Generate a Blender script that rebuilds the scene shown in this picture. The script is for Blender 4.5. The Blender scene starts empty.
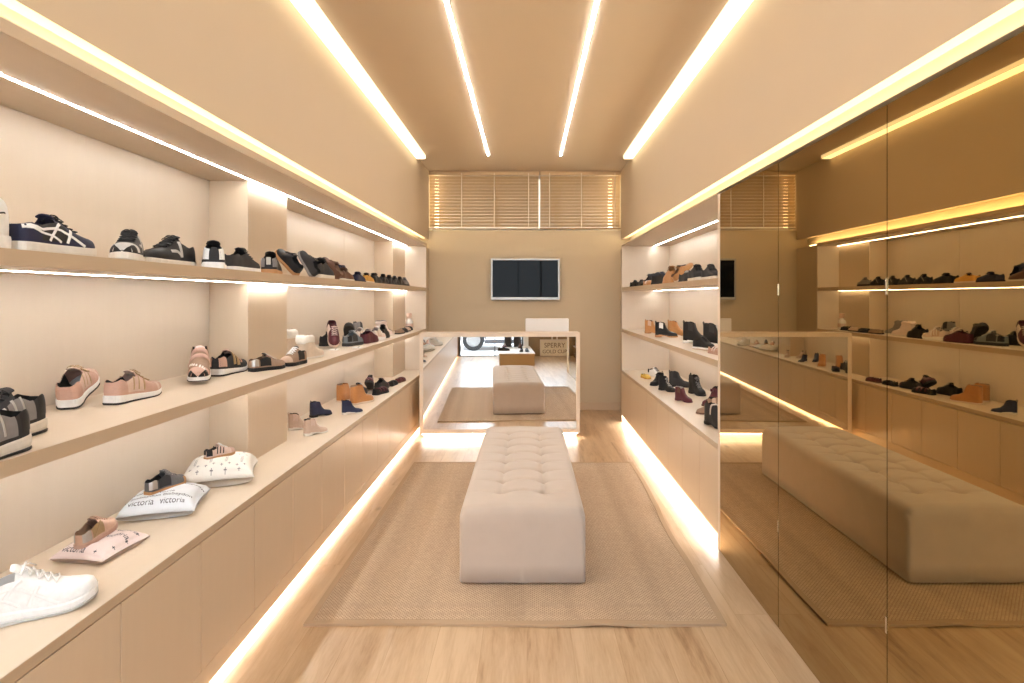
import bpy, bmesh, math, random
from mathutils import Vector, Matrix, noise
random.seed(7)
S = bpy.context.scene
COL = S.collection
R = math.radians
# ---------------------------------------------------------------- camera, world, exposure
cam_d = bpy.data.cameras.new('camera'); cam = bpy.data.objects.new('camera', cam_d); COL.objects.link(cam)
cam.location = (0, 0, 1.45); cam.rotation_euler = (R(90), 0, 0)
cam_d.lens = 20.0; cam_d.sensor_width = 36.0; cam_d.clip_start = 0.02
cam_d.shift_x = -15.0 / 1024; cam_d.shift_y = -44.5 / 1024
S.camera = cam
w = bpy.data.worlds.new('sky'); S.world = w; w.use_nodes = True
bgn = w.node_tree.nodes['Background']
bgn.inputs['Color'].default_value = (0.80, 0.89, 1.0, 1); bgn.inputs['Strength'].default_value = 11.0
S.view_settings.view_transform = 'Standard'; S.view_settings.look = 'None'
S.view_settings.exposure = 0.0; S.view_settings.gamma = 1.0; S.view_settings.use_curve_mapping = False
S.cycles.max_bounces = 10; S.cycles.diffuse_bounces = 5; S.cycles.glossy_bounces = 6
S.cycles.transparent_max_bounces = 12; S.cycles.sample_clamp_indirect = 6.0
S.cycles.use_denoising = True; S.cycles.caustics_reflective = False; S.cycles.caustics_refractive = False
# LED strengths (radiance of the diffuser) and colours
LED_SHELF = 76.0; LED_TOE = 42.0; LED_COVE = 21.0; LED_LINE = 46.0; LED_CEIL = 3.6
C_SHELF = (1.0, 0.97, 0.92); C_TOE = (1.0, 0.96, 0.89); C_COVE = (1.0, 0.86, 0.58); C_LINE = (1.0, 0.97, 0.92)

# ---------------------------------------------------------------- materials
MATS = {}
def srgb(r, g, b):
    f = lambda c: (c / 255) / 12.92 if c / 255 <= 0.04045 else ((c / 255 + 0.055) / 1.055) ** 2.4
    return (f(r), f(g), f(b))
def mat(name, col, rough=0.6, metal=0.0, spec=0.5, var=0.06, nscale=40.0, bump=0.0, bscale=300.0, emis=None, es=0.0, coat=0.0, sheen=0.0):
    if name in MATS: return MATS[name]
    m = bpy.data.materials.new(name); m.use_nodes = True; nt = m.node_tree; N = nt.nodes
    b = N['Principled BSDF']
    b.inputs['Roughness'].default_value = rough; b.inputs['Metallic'].default_value = metal
    b.inputs['Specular IOR Level'].default_value = spec
    b.inputs['Coat Weight'].default_value = coat; b.inputs['Sheen Weight'].default_value = sheen
    tc = N.new('ShaderNodeTexCoord')
    if var > 0:
        no = N.new('ShaderNodeTexNoise'); no.inputs['Scale'].default_value = nscale; no.inputs['Detail'].default_value = 3
        nt.links.new(tc.outputs['Object'], no.inputs['Vector'])
        mx = N.new('ShaderNodeMix'); mx.data_type = 'RGBA'
        mx.inputs['A'].default_value = (*[max(0, c * (1 - var)) for c in col], 1)
        mx.inputs['B'].default_value = (*[min(1, c * (1 + var)) for c in col], 1)
        nt.links.new(no.outputs['Fac'], mx.inputs['Factor']); nt.links.new(mx.outputs['Result'], b.inputs['Base Color'])
    else:
        b.inputs['Base Color'].default_value = (*col, 1)
    if bump > 0:
        n2 = N.new('ShaderNodeTexNoise'); n2.inputs['Scale'].default_value = bscale; n2.inputs['Detail'].default_value = 2
        nt.links.new(tc.outputs['Object'], n2.inputs['Vector'])
        bp = N.new('ShaderNodeBump'); bp.inputs['Strength'].default_value = bump; bp.inputs['Distance'].default_value = 0.002
        nt.links.new(n2.outputs['Fac'], bp.inputs['Height']); nt.links.new(bp.outputs['Normal'], b.inputs['Normal'])
    if emis:
        b.inputs['Emission Color'].default_value = (*emis, 1); b.inputs['Emission Strength'].default_value = es
    MATS[name] = m
    return m
def led(name, col, strength):
    return mat(name, (0.9, 0.9, 0.88), 0.4, var=0, emis=col, es=strength)
def laminate(name, a, b_, rough=0.38, scale=(1, 1, 1), bump=0.0):
    """wood-grain laminate: very faint stretched grain"""
    m = bpy.data.materials.new(name); m.use_nodes = True; nt = m.node_tree; N = nt.nodes; L = nt.links
    p = N['Principled BSDF']; p.inputs['Roughness'].default_value = rough
    tc = N.new('ShaderNodeTexCoord'); mp = N.new('ShaderNodeMapping'); mp.inputs['Scale'].default_value = scale
    no = N.new('ShaderNodeTexNoise'); no.inputs['Scale'].default_value = 5.0; no.inputs['Detail'].default_value = 6; no.inputs['Roughness'].default_value = 0.65
    cr = N.new('ShaderNodeMix'); cr.data_type = 'RGBA'
    cr.inputs['A'].default_value = (*a, 1); cr.inputs['B'].default_value = (*b_, 1)
    L.new(tc.outputs['Object'], mp.inputs['Vector']); L.new(mp.outputs['Vector'], no.inputs['Vector'])
    L.new(no.outputs['Fac'], cr.inputs['Factor']); L.new(cr.outputs['Result'], p.inputs['Base Color'])
    MATS[name] = m
    return m
M_WALL = mat('beige_paint', (0.54, 0.435, 0.32), 0.75, var=0.02, nscale=3, bump=0.02, bscale=120)
M_CEIL = mat('taupe_paint', (0.56, 0.455, 0.355), 0.75, var=0.02, nscale=3)
M_COVE = mat('cream_cove_paint', (0.85, 0.76, 0.58), 0.8, var=0.02)
M_BACKW = mat('rear_wall_paint', (0.62, 0.515, 0.365), 0.75, var=0.03, nscale=3)
M_SKIRT = mat('skirting_paint', (0.60, 0.46, 0.32), 0.55, var=0.02)
M_LAMW = laminate('pale_laminate', (0.65, 0.555, 0.455), (0.69, 0.595, 0.49), 0.36, (6, 6, 0.6))
M_LAMH = laminate('shelf_laminate', (0.66, 0.555, 0.44), (0.71, 0.60, 0.48), 0.30, (8, 0.8, 8))
M_DOOR = laminate('door_laminate', (0.64, 0.51, 0.37), (0.68, 0.545, 0.40), 0.34, (6, 6, 0.5))
M_PILL = laminate('satin_laminate', (0.65, 0.53, 0.40), (0.70, 0.57, 0.43), 0.30, (14, 14, 0.4))
M_SHADE_EDGE = laminate('shaded_edge_laminate', (0.50, 0.385, 0.265), (0.54, 0.415, 0.29), 0.4, (8, 0.8, 8))  # front edge laminate with the shade on the fronts painted into its colour
M_GAP = mat('shadow_gap', (0.16, 0.11, 0.07), 0.8, var=0)
M_STEEL = mat('brushed_steel', (0.46, 0.45, 0.43), 0.42, metal=1.0, var=0.03, nscale=90)
M_WHITE = mat('white_plastic', (0.80, 0.78, 0.75), 0.35, var=0.01)
M_MIRB = mat('bronze_mirror', (0.42, 0.305, 0.145), 0.012, metal=1.0, var=0)
M_MIRC = mat('clear_mirror', (0.90, 0.91, 0.91), 0.0, metal=1.0, var=0)
M_BLACKG = mat('black_glass', (0.008, 0.009, 0.011), 0.03, var=0, spec=0.04)
L_SHELF = led('shelf_led', C_SHELF, LED_SHELF); L_TOE = led('toe_led', C_TOE, LED_TOE)
L_COVE = led('cove_led', C_COVE, LED_COVE); L_LINE = led('line_led', C_LINE, LED_LINE); L_CEIL = led('ceiling_cove_led', C_COVE, LED_CEIL); L_CEILS = led('ceiling_side_led', C_COVE, 1.5)

def floor_material():
    m = bpy.data.materials.new('oak_planks'); m.use_nodes = True; nt = m.node_tree; N = nt.nodes; L = nt.links
    p = N['Principled BSDF']
    tc = N.new('ShaderNodeTexCoord'); mp = N.new('ShaderNodeMapping'); mp.inputs['Rotation'].default_value = (0, 0, R(90))
    L.new(tc.outputs['Object'], mp.inputs['Vector'])
    br = N.new('ShaderNodeTexBrick'); br.offset = 0.37; br.offset_frequency = 2; br.squash = 1.0
    br.inputs['Scale'].default_value = 1.0; br.inputs['Brick Width'].default_value = 1.30; br.inputs['Row Height'].default_value = 0.19
    br.inputs['Mortar Size'].default_value = 0.0009; br.inputs['Mortar Smooth'].default_value = 0.1
    br.inputs['Color1'].default_value = (0.0, 0.0, 0.0, 1); br.inputs['Color2'].default_value = (1, 1, 1, 1); br.inputs['Mortar'].default_value = (0.2, 0.2, 0.2, 1)
    L.new(mp.outputs['Vector'], br.inputs['Vector'])
    # per-plank offset of the grain
    sc = N.new('ShaderNodeVectorMath'); sc.operation = 'MULTIPLY_ADD'; sc.inputs[1].default_value = (7, 7, 7)
    m2 = N.new('ShaderNodeMapping'); m2.inputs['Scale'].default_value = (9, 0.9, 1)
    L.new(tc.outputs['Object'], m2.inputs['Vector'])
    L.new(br.outputs['Color'], sc.inputs[0]); L.new(m2.outputs['Vector'], sc.inputs[2])
    no = N.new('ShaderNodeTexNoise'); no.inputs['Scale'].default_value = 1.6; no.inputs['Detail'].default_value = 7; no.inputs['Roughness'].default_value = 0.62; no.inputs['Distortion'].default_value = 0.6
    L.new(sc.outputs['Vector'], no.inputs['Vector'])
    wv = N.new('ShaderNodeTexNoise'); wv.inputs['Scale'].default_value = 14; wv.inputs['Detail'].default_value = 4
    L.new(sc.outputs['Vector'], wv.inputs['Vector'])
    ad = N.new('ShaderNodeMath'); ad.operation = 'MULTIPLY_ADD'; ad.inputs[1].default_value = 0.25
    L.new(wv.outputs['Fac'], ad.inputs[0]); L.new(no.outputs['Fac'], ad.inputs[2])
    ad2 = N.new('ShaderNodeMath'); ad2.operation = 'MULTIPLY_ADD'; ad2.inputs[1].default_value = 0.16
    sp = N.new('ShaderNodeSeparateColor'); L.new(br.outputs['Color'], sp.inputs['Color'])
    L.new(sp.outputs['Red'], ad2.inputs[0]); L.new(ad.outputs['Value'], ad2.inputs[2])
    cr = N.new('ShaderNodeValToRGB'); e = cr.color_ramp.elements
    e[0].position = 0.42; e[0].color = (0.33, 0.20, 0.105, 1); e[1].position = 0.86; e[1].color = (0.62, 0.455, 0.295, 1)
    k = e.new(0.60); k.color = (0.51, 0.345, 0.205, 1)
    L.new(ad2.outputs['Value'], cr.inputs['Fac'])
    # knots
    vo = N.new('ShaderNodeTexVoronoi'); vo.inputs['Scale'].default_value = 1.0; vo.inputs['Randomness'].default_value = 1.0
    m3 = N.new('ShaderNodeMapping'); m3.inputs['Scale'].default_value = (4.2, 2.0, 1); L.new(tc.outputs['Object'], m3.inputs['Vector']); L.new(m3.outputs['Vector'], vo.inputs['Vector'])
    k2 = N.new('ShaderNodeMapRange'); k2.inputs['From Min'].default_value = 0.02; k2.inputs['From Max'].default_value = 0.11; k2.inputs['To Min'].default_value = 0.62; k2.inputs['To Max'].default_value = 1.0
    L.new(vo.outputs['Distance'], k2.inputs['Value'])
    mk = N.new('ShaderNodeMix'); mk.data_type = 'RGBA'; mk.blend_type = 'MULTIPLY'; mk.inputs['Factor'].default_value = 1.0
    L.new(cr.outputs['Color'], mk.inputs['A']); L.new(k2.outputs['Result'], mk.inputs['B'])
    mm = N.new('ShaderNodeMix'); mm.data_type = 'RGBA'; mm.blend_type = 'MULTIPLY'; mm.inputs['B'].default_value = (0.82, 0.76, 0.68, 1)
    L.new(br.outputs['Fac'], mm.inputs['Factor']); L.new(mk.outputs['Result'], mm.inputs['A']); L.new(mm.outputs['Result'], p.inputs['Base Color'])
    p.inputs['Roughness'].default_value = 0.33
    bp = N.new('ShaderNodeBump'); bp.inputs['Strength'].default_value = 0.06; bp.inputs['Distance'].default_value = 0.002
    L.new(wv.outputs['Fac'], bp.inputs['Height']); L.new(bp.outputs['Normal'], p.inputs['Normal'])
    return m
def rug_material():
    m = bpy.data.materials.new('sisal_weave'); m.use_nodes = True; nt = m.node_tree; N = nt.nodes; L = nt.links
    p = N['Principled BSDF']; p.inputs['Roughness'].default_value = 0.9; p.inputs['Specular IOR Level'].default_value = 0.2
    tc = N.new('ShaderNodeTexCoord')
    br = N.new('ShaderNodeTexBrick'); br.offset = 0.5; br.inputs['Scale'].default_value = 1.0
    br.inputs['Brick Width'].default_value = 0.018; br.inputs['Row Height'].default_value = 0.0095; br.inputs['Mortar Size'].default_value = 0.0026; br.inputs['Mortar Smooth'].default_value = 0.8
    br.inputs['Color1'].default_value = (0.69, 0.54, 0.395, 1); br.inputs['Color2'].default_value = (0.61, 0.475, 0.35, 1); br.inputs['Mortar'].default_value = (0.31, 0.205, 0.13, 1)
    L.new(tc.outputs['Object'], br.inputs['Vector'])
    # faint lighter and darker bands that run along the room
    sx = N.new('ShaderNodeSeparateXYZ'); L.new(tc.outputs['Object'], sx.inputs['Vector'])
    wa = N.new('ShaderNodeTexNoise'); wa.noise_dimensions = '1D'; wa.inputs['Scale'].default_value = 5.5; wa.inputs['Detail'].default_value = 1.0
    L.new(sx.outputs['X'], wa.inputs['W'])
    mr = N.new('ShaderNodeMapRange'); mr.inputs['From Min'].default_value = 0.35; mr.inputs['From Max'].default_value = 0.65; mr.inputs['To Min'].default_value = 0.93; mr.inputs['To Max'].default_value = 1.08
    L.new(wa.outputs['Fac'], mr.inputs['Value'])
    no = N.new('ShaderNodeTexNoise'); no.inputs['Scale'].default_value = 60; no.inputs['Detail'].default_value = 3; L.new(tc.outputs['Object'], no.inputs['Vector'])
    m2 = N.new('ShaderNodeMapRange'); m2.inputs['To Min'].default_value = 0.85; m2.inputs['To Max'].default_value = 1.15; L.new(no.outputs['Fac'], m2.inputs['Value'])
    mu = N.new('ShaderNodeMath'); mu.operation = 'MULTIPLY'; L.new(mr.outputs['Result'], mu.inputs[0]); L.new(m2.outputs['Result'], mu.inputs[1])
    mx = N.new('ShaderNodeVectorMath'); mx.operation = 'SCALE'; L.new(br.outputs['Color'], mx.inputs['Vector']); L.new(mu.outputs['Value'], mx.inputs['Scale'])
    L.new(mx.outputs['Vector'], p.inputs['Base Color'])
    iv = N.new('ShaderNodeMath'); iv.operation = 'SUBTRACT'; iv.inputs[0].default_value = 1.0; L.new(br.outputs['Fac'], iv.inputs[1])
    bp = N.new('ShaderNodeBump'); bp.inputs['Strength'].default_value = 0.5; bp.inputs['Distance'].default_value = 0.003
    L.new(iv.outputs['Value'], bp.inputs['Height']); L.new(bp.outputs['Normal'], p.inputs['Normal'])
    return m
def glass_material():
    m = bpy.data.materials.new('clear_pane'); m.use_nodes = True; nt = m.node_tree; N = nt.nodes; L = nt.links
    N.remove(N['Principled BSDF']); out = N['Material Output']
    t = N.new('ShaderNodeBsdfTransparent'); t.inputs['Color'].default_value = (0.95, 0.97, 0.97, 1)
    g = N.new('ShaderNodeBsdfGlossy'); g.inputs['Roughness'].default_value = 0.0
    lw = N.new('ShaderNodeFresnel'); lw.inputs['IOR'].default_value = 1.3
    mx = N.new('ShaderNodeMixShader'); L.new(lw.outputs['Fac'], mx.inputs['Fac']); L.new(t.outputs[0], mx.inputs[1]); L.new(g.outputs[0], mx.inputs[2])
    L.new(mx.outputs[0], out.inputs['Surface'])
    return m
M_FLOOR = floor_material(); M_RUG = rug_material(); M_PANE = glass_material()

# ---------------------------------------------------------------- mesh helpers
class MB:
    def __init__(self): self.v = []; self.f = []
    def add(self, vs, fs):
        o = len(self.v); self.v += [tuple(x) for x in vs]; self.f += [tuple(i + o for i in f) for f in fs]; return self
    def box(self, x0, x1, y0, y1, z0, z1):
        x0, x1 = min(x0, x1), max(x0, x1); y0, y1 = min(y0, y1), max(y0, y1); z0, z1 = min(z0, z1), max(z0, z1)
        return self.add([(x0, y0, z0), (x1, y0, z0), (x1, y1, z0), (x0, y1, z0), (x0, y0, z1), (x1, y0, z1), (x1, y1, z1), (x0, y1, z1)],
                        [(0, 3, 2, 1), (4, 5, 6, 7), (0, 1, 5, 4), (1, 2, 6, 5), (2, 3, 7, 6), (3, 0, 4, 7)])
    def loft(self, rings, closed=True, cap0=True, cap1=True):
        n = len(rings[0]); vs = [p for r in rings for p in r]; fs = []
        for i in range(len(rings) - 1):
            for j in range(n if closed else n - 1):
                k = (j + 1) % n; fs.append((i * n + j, i * n + k, (i + 1) * n + k, (i + 1) * n + j))
        if cap0: fs.append(tuple(range(n - 1, -1, -1)))
        if cap1: fs.append(tuple((len(rings) - 1) * n + j for j in range(n)))
        return self.add(vs, fs)
    def tube(self, pts, r, n=6, closed=False):
        pts = [Vector(p) for p in pts]; rings = []; up = None
        for i, p in enumerate(pts):
            a = pts[max(0, i - 1)]; b = pts[min(len(pts) - 1, i + 1)]
            if closed: a = pts[i - 1]; b = pts[(i + 1) % len(pts)]
            t = (b - a).normalized()
            if up is None: up = Vector((0, 0, 1)) if abs(t.z) < 0.9 else Vector((1, 0, 0))
            s = t.cross(up)
            s = s.normalized() if s.length > 1e-6 else Vector((1, 0, 0))
            up = s.cross(t).normalized(); rr = r[i] if isinstance(r, (list, tuple)) else r
            rings.append([p + (s * math.cos(2 * math.pi * k / n) + up * math.sin(2 * math.pi * k / n)) * rr for k in range(n)])
        if closed: rings.append(rings[0]); return self.loft(rings, True, False, False)
        return self.loft(rings)
    def lathe(self, prof, c=(0, 0, 0), n=20, axis='z', caps=True):
        rings = []
        for r, h in prof:
            ring = []
            for k in range(n):
                a = 2 * math.pi * k / n; p = (r * math.cos(a), r * math.sin(a), h)
                if axis == 'y': p = (p[0], p[2], p[1])
                if axis == 'x': p = (p[2], p[0], p[1])
                ring.append((p[0] + c[0], p[1] + c[1], p[2] + c[2]))
            rings.append(ring)
        return self.loft(rings, True, caps, caps)
    def build(self, name, m, parent=None, smooth=False, bevel=0.0, loc=None, sub=0):
        me = bpy.data.meshes.new(name); me.from_pydata(self.v, [], self.f); me.validate()
        bm = bmesh.new(); bm.from_mesh(me); bmesh.ops.recalc_face_normals(bm, faces=bm.faces); bm.to_mesh(me); bm.free()
        me.materials.append(m)
        if smooth: me.polygons.foreach_set('use_smooth', [True] * len(me.polygons))
        o = bpy.data.objects.new(name, me); COL.objects.link(o)
        if parent: o.parent = parent
        if loc: o.location = loc
        if bevel:
            b = o.modifiers.new('edge', 'BEVEL'); b.width = bevel; b.segments = 2; b.limit_method = 'ANGLE'
        if sub:
            s_ = o.modifiers.new('sub', 'SUBSURF'); s_.levels = sub; s_.render_levels = sub
        return o
def box(name, b, m, parent=None, bevel=0.0):
    return MB().box(*b).build(name, m, parent, bevel=bevel)
def tag(o, label, cat, group=None):
    o['label'] = label; o['category'] = cat
    if group: o['group'] = group
    return o
def struct(o): o['kind'] = 'structure'; return o
def empty(name, loc=(0, 0, 0), rz=0.0):
    o = bpy.data.objects.new(name, None); COL.objects.link(o); o.location = loc; o.rotation_euler = (0, 0, rz); o.empty_display_size = 0.1
    return o
def copy_tree(o, parent=None):
    c = o.copy(); COL.objects.link(c)
    if parent: c.parent = parent
    for ch in o.children: copy_tree(ch, c)
    return c
def text_mesh(s, size, ext=0.0):
    cu = bpy.data.curves.new('lettering', 'FONT'); cu.body = s; cu.size = size; cu.extrude = ext; cu.align_x = 'CENTER'; cu.align_y = 'CENTER'
    o = bpy.data.objects.new('lettering', cu); COL.objects.link(o); dg = bpy.context.evaluated_depsgraph_get(); dg.update()
    me = bpy.data.meshes.new_from_object(o.evaluated_get(dg)); bpy.data.objects.remove(o); bpy.data.curves.remove(cu)
    vs = [v.co.copy() for v in me.vertices]; fs = [tuple(p.vertices) for p in me.polygons]; bpy.data.meshes.remove(me)
    return vs, fs

# ---------------------------------------------------------------- dimensions
CL, CR = -1.17, 1.10            # front faces of the two runs
PL = -1.416                     # face of the pillars, left
BL, BR = -1.614, 1.65           # niche backs
WL, WR = -1.262, 1.205          # bulkheads above the runs
HC = 3.067; YB = 7.30; YF = -2.35; YE = 6.62; YM = 3.243
Z_W0, Z_W1 = 0.572, 0.602       # worktops
Z_M0, Z_M1 = 1.045, 1.084       # middle shelves
Z_U0, Z_U1 = 1.521, 1.560       # upper shelves
Z_C0, Z_C1 = 2.040, 2.072       # canopies
Z_B = 2.182                     # underside of bulkheads
YL = YF + 0.004
# ================================================================ SETTING
struct(box('floor', (-1.9, 1.9, YF - 0.05, YB + 0.1, -0.12, 0.0), M_FLOOR))
c = MB(); c.box(-1.9, 1.9, YF, YB + 0.3, HC, HC + 0.2)
struct(c.build('ceiling', M_CEIL))
# side walls: bulkhead above the shelving, wall behind it, pier by the rear wall
c = MB(); c.box(WL - 0.05, WL, YF, YB, Z_B, HC + 0.1); c.box(-1.9, BL - 0.02, YF, YB, 0, HC + 0.1); c.box(BL - 0.02, WL + 0.004, YE + 0.002, YB, 0, Z_C1 - 0.001)
c.box(BL - 0.02, WL - 0.05, YF, YB, 2.38, 2.42)

struct(c.build('wall_left', M_WALL))
c = MB(); c.box(WR, WR + 0.05, YF, YB, Z_B, HC + 0.1); c.box(BR + 0.02, 1.9, YF, YB, 0, HC + 0.1); c.box(WR - 0.004, BR + 0.02, YE + 0.002, YB, 0, Z_C1 - 0.021)
c.box(WR + 0.05, BR + 0.02, YF, YB, 2.38, 2.42)
c.box(CR + 0.012, BR + 0.02, 0.6, YM - 0.002, 0, Z_C0)
struct(c.build('wall_right', M_WALL))
# rear wall with a high window opening
ZS = 2.305
c = MB(); c.box(-1.9, 1.9, YB, YB + 0.3, -0.1, ZS); c.box(-1.9, WL, YB, YB + 0.3, ZS, HC + 0.1); c.box(WR, 1.9, YB, YB + 0.3, ZS, HC + 0.1)
struct(c.build('wall_back', M_BACKW))
struct(box('baseboard_back', (WL + 0.004, WR - 0.004, YB - 0.014, YB, 0, 0.10), M_SKIRT, bevel=0.003))
# high window behind the blinds
wr = struct(empty('window_2', (0, YB + 0.27, ZS)))
f = MB(); z1 = HC - ZS
f.box(WL, WR, -0.03, 0.03, 0, 0.05); f.box(WL, WR, -0.03, 0.03, z1 - 0.05, z1)
for x in (WL, -0.42, 0.38, WR - 0.05): f.box(x, x + 0.05, -0.03, 0.03, 0.05, z1 - 0.05)
f.build('window_frame', M_WHITE, wr)
M_FROST = mat('frosted_pane', (0.78, 0.66, 0.50), 0.7, var=0.02); 
M_FROST.node_tree.nodes['Principled BSDF'].inputs['Transmission Weight'].default_value = 0.5
for a, b in ((WL + 0.05, -0.42), (-0.37, 0.38), (0.43, WR - 0.05)):
    MB().box(a, b, -0.004, 0.004, 0.05, z1 - 0.05).build('glass_pane', M_FROST, wr)
# shop front: stall riser on the right, glazing above and on the left
c = MB(); c.box(0.44, 1.9, YF - 0.12, YF, 0, 0.98); c.box(-1.9, 1.9, YF - 0.12, YF, 2.75, HC + 0.2); c.box(-1.9, -1.15, YF - 0.12, YF, 0, 2.75)
struct(c.build('wall_front', mat('tan_panel', (0.34, 0.22, 0.115), 0.5, var=0.05)))
wf = struct(empty('window_1', (0, YF - 0.06, 0)))
f = MB()
M_DARKF = mat('anthracite_frame', (0.10, 0.095, 0.095), 0.4, var=0)
f.box(-1.15, -1.10, -0.04, 0.04, 0.0, 2.75); f.box(-0.275, -0.255, -0.03, 0.03, 0.0, 2.75); f.box(0.39, 0.44, -0.04, 0.04, 0.0, 2.75)
f.box(1.10, 1.15, -0.04, 0.04, 0.98, 2.75); f.box(1.85, 1.9, -0.04, 0.04, 0.98, 2.75)
f.box(-1.10, 0.39, -0.04, 0.04, 2.70, 2.75); f.box(0.44, 1.85, -0.04, 0.04, 2.70, 2.75); f.box(0.44, 1.85, -0.04, 0.04, 0.98, 1.02); f.box(-1.10, 0.39, -0.03, 0.03, 0.0, 0.015)
f.build('window_frame', M_DARKF, wf)
for a, b, z0 in ((-1.10, -0.275, 0.015), (-0.255, 0.39, 0.015), (0.44, 1.10, 1.02), (1.15, 1.85, 1.02)):
    MB().box(a, b, -0.005, 0.005, z0, 2.70).build('glass_pane', M_PANE, wf)
struct(box('pavement', (-14, 14, -16, YF - 0.05, -0.14, -0.02), mat('pale_paving', (0.62, 0.58, 0.55), 0.8, var=0.08, nscale=6)))

# ---------------- ceiling lights
def ceil_line(x, w_, label):
    t = tag(empty('ceiling_light', (x, 2.5, HC)), label, 'light', 'thin line lights in the ceiling')
    MB().box(-w_ / 2 - 0.004, w_ / 2 + 0.004, -4.2, 3.985, -0.003, -0.0002).build('profile', M_WHITE, t)
    MB().box(-w_ / 2, w_ / 2, -4.2, 3.98, -0.007, -0.0031).build('diffuser', L_LINE, t)
ceil_line(-0.440, 0.020, 'thin white line of light in the ceiling, on the shelving side')
ceil_line(0.382, 0.020, 'thin white line of light in the ceiling, on the bronze mirror side')
def ceil_cove(x0, x1, side, label):
    t = tag(empty('cove_light', ((x0 + x1) / 2, 2.5, HC)), label, 'light', 'broad warm light bands along the ceiling edges')
    h = (x1 - x0) / 2 - 0.0005; d = -side
    MB().box(-h, h, -4.3, 4.0, -0.036, -0.0005).build('housing', M_COVE, t)
    MB().box(-h + 0.004, h - 0.004, -4.29, 3.99, -0.042, -0.0362).build('diffuser', L_CEIL, t)
    MB().box(d * (h + 0.0002), d * (h + 0.003), -4.29, 3.99, -0.034, -0.003).build('side_diffuser', L_CEILS, t)
ceil_cove(WL, -1.158, -1, 'broad warm recessed light along the ceiling edge above the long shelving wall')
ceil_cove(1.101, WR, 1, 'broad warm recessed light along the ceiling edge above the bronze mirrors')

# ---------------- shelving: niche backs, pillars, end panels (fixed lining of the room)
c = MB(); c.box(BL - 0.018, BL, YL, 5.018, Z_W1, Z_C0); c.box(BL - 0.018, BL, 5.021, YE - 0.02, Z_W1, Z_C0)
c.box(BL - 0.019, BL - 0.012, 5.0, 5.04, Z_W1, Z_C0)
struct(c.build('trim_1', M_LAMW))
def pillar(n, y0, y1):
    c = MB()
    for a, b in ((Z_W1, Z_M0), (Z_M1, Z_U0), (Z_U1, Z_C0)): c.box(BL, PL, y0, y1, a, b)
    struct(c.build('trim_%d' % n, M_PILL, bevel=0.002))
pillar(2, 2.888, 3.357); pillar(3, 6.01, YE - 0.022)
struct(box('trim_4', (BL, CL, YE - 0.022, YE, 0.0, Z_C0), M_LAMW, bevel=0.0015))
struct(box('trim_5', (BR, BR + 0.018, YM, YE - 0.02, Z_W1, Z_C0), M_LAMW))
struct(box('trim_6', (CR, BR, YE - 0.022, YE, 0.0, Z_C0), M_LAMW, bevel=0.0015))
M_EDGE = laminate('pale_edge_laminate', (0.76, 0.64, 0.52), (0.80, 0.68, 0.56), 0.4)
struct(box('trim_7', (CR - 0.001, BR, YM, YM + 0.036, 0.0, Z_C0), M_EDGE, bevel=0.0015))

def led_run(x, z, y0, y1, parent, segs, m=None, w_=0.013, t_=0.007, gap=0.012):
    """segments of LED strip on the underside z; real gaps between the profiles"""
    cuts = [y0] + [s for s in segs if y0 < s < y1] + [y1]
    for a, b in zip(cuts, cuts[1:]):
        MB().box(x - w_ / 2, x + w_ / 2, a + gap / 2, b - gap / 2, z - t_, z).build('led_strip', m or L_SHELF, parent)
SEG = [-1.65, 0.04, 1.73, 3.41, 5.0]
def shelf(name, side, z0, z1, y0, y1, label, cat):
    t = empty(name, ((CL + BL) / 2 if side < 0 else (CR + BR) / 2, (y0 + y1) / 2, z0)); tag(t, label, cat)
    xa, xb, xl = ((BL, CL, PL + 0.020) if side < 0 else (CR, BR, 1.475))
    o = MB().box(xa - t.location.x, xb - t.location.x, y0 - t.location.y, y1 - t.location.y, 0, z1 - z0).build('board', M_LAMH, t, bevel=0.0012)
    d = -side; xf = (CL if side < 0 else CR) - t.location.x
    MB().box(xf + d * 0.0002, xf + d * 0.002, y0 - t.location.y + 0.001, y1 - t.location.y - 0.001, 0.0005, z1 - z0 - 0.0005).build('shaded_edge', M_SHADE_EDGE, t)  # thin strip over the board front, carries the painted shade
    cuts = [y0] + [s for s in SEG if y0 < s < y1] + [y1 - 0.03]
    for a, b in zip(cuts, cuts[1:]):
        MB().box(xl - 0.0040 - t.location.x, xl + 0.0040 - t.location.x, a + 0.006 - t.location.y, b - 0.006 - t.location.y, -0.0016, -0.0002).build('led_strip', L_SHELF, t)
    return t
shelf('wall_shelf', -1, Z_U0, Z_U1, YL, YE - 0.022, 'upper display shelf of the long shelving wall, pale laminate with a light line beneath', 'shelf')
shelf('wall_shelf', -1, Z_M0, Z_M1, YL, YE - 0.022, 'middle display shelf of the long shelving wall, pale laminate, holding sneakers and boots', 'shelf')
shelf('shelf_canopy', -1, Z_C0, Z_C1, YL, YE, 'laminate canopy over the long shelving wall with a light line beneath', 'canopy')
shelf('wall_shelf', 1, Z_U0, Z_U1, YM + 0.037, YE - 0.022, 'upper display shelf in the short niche next to the bronze mirror', 'shelf')
shelf('wall_shelf', 1, Z_M0, Z_M1, YM + 0.037, YE - 0.022, 'middle display shelf in the short niche, holding tan and black boots', 'shelf')
shelf('shelf_canopy', 1, Z_C0, Z_C1 - 0.02, YM + 0.037, YE, 'laminate canopy over the short niche next to the bronze mirror', 'canopy')
tag(box('worktop', (BL, CL, YL, YE - 0.022, Z_W0, Z_W1), M_LAMH, bevel=0.0012), 'long low laminate worktop with cushions and small shoes on it', 'worktop')
tag(box('worktop', (CR, BR, YM + 0.037, YE - 0.022, Z_W0, Z_W1), M_LAMH, bevel=0.0012), 'short low laminate worktop in the niche with small dark boots on it', 'worktop')
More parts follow.
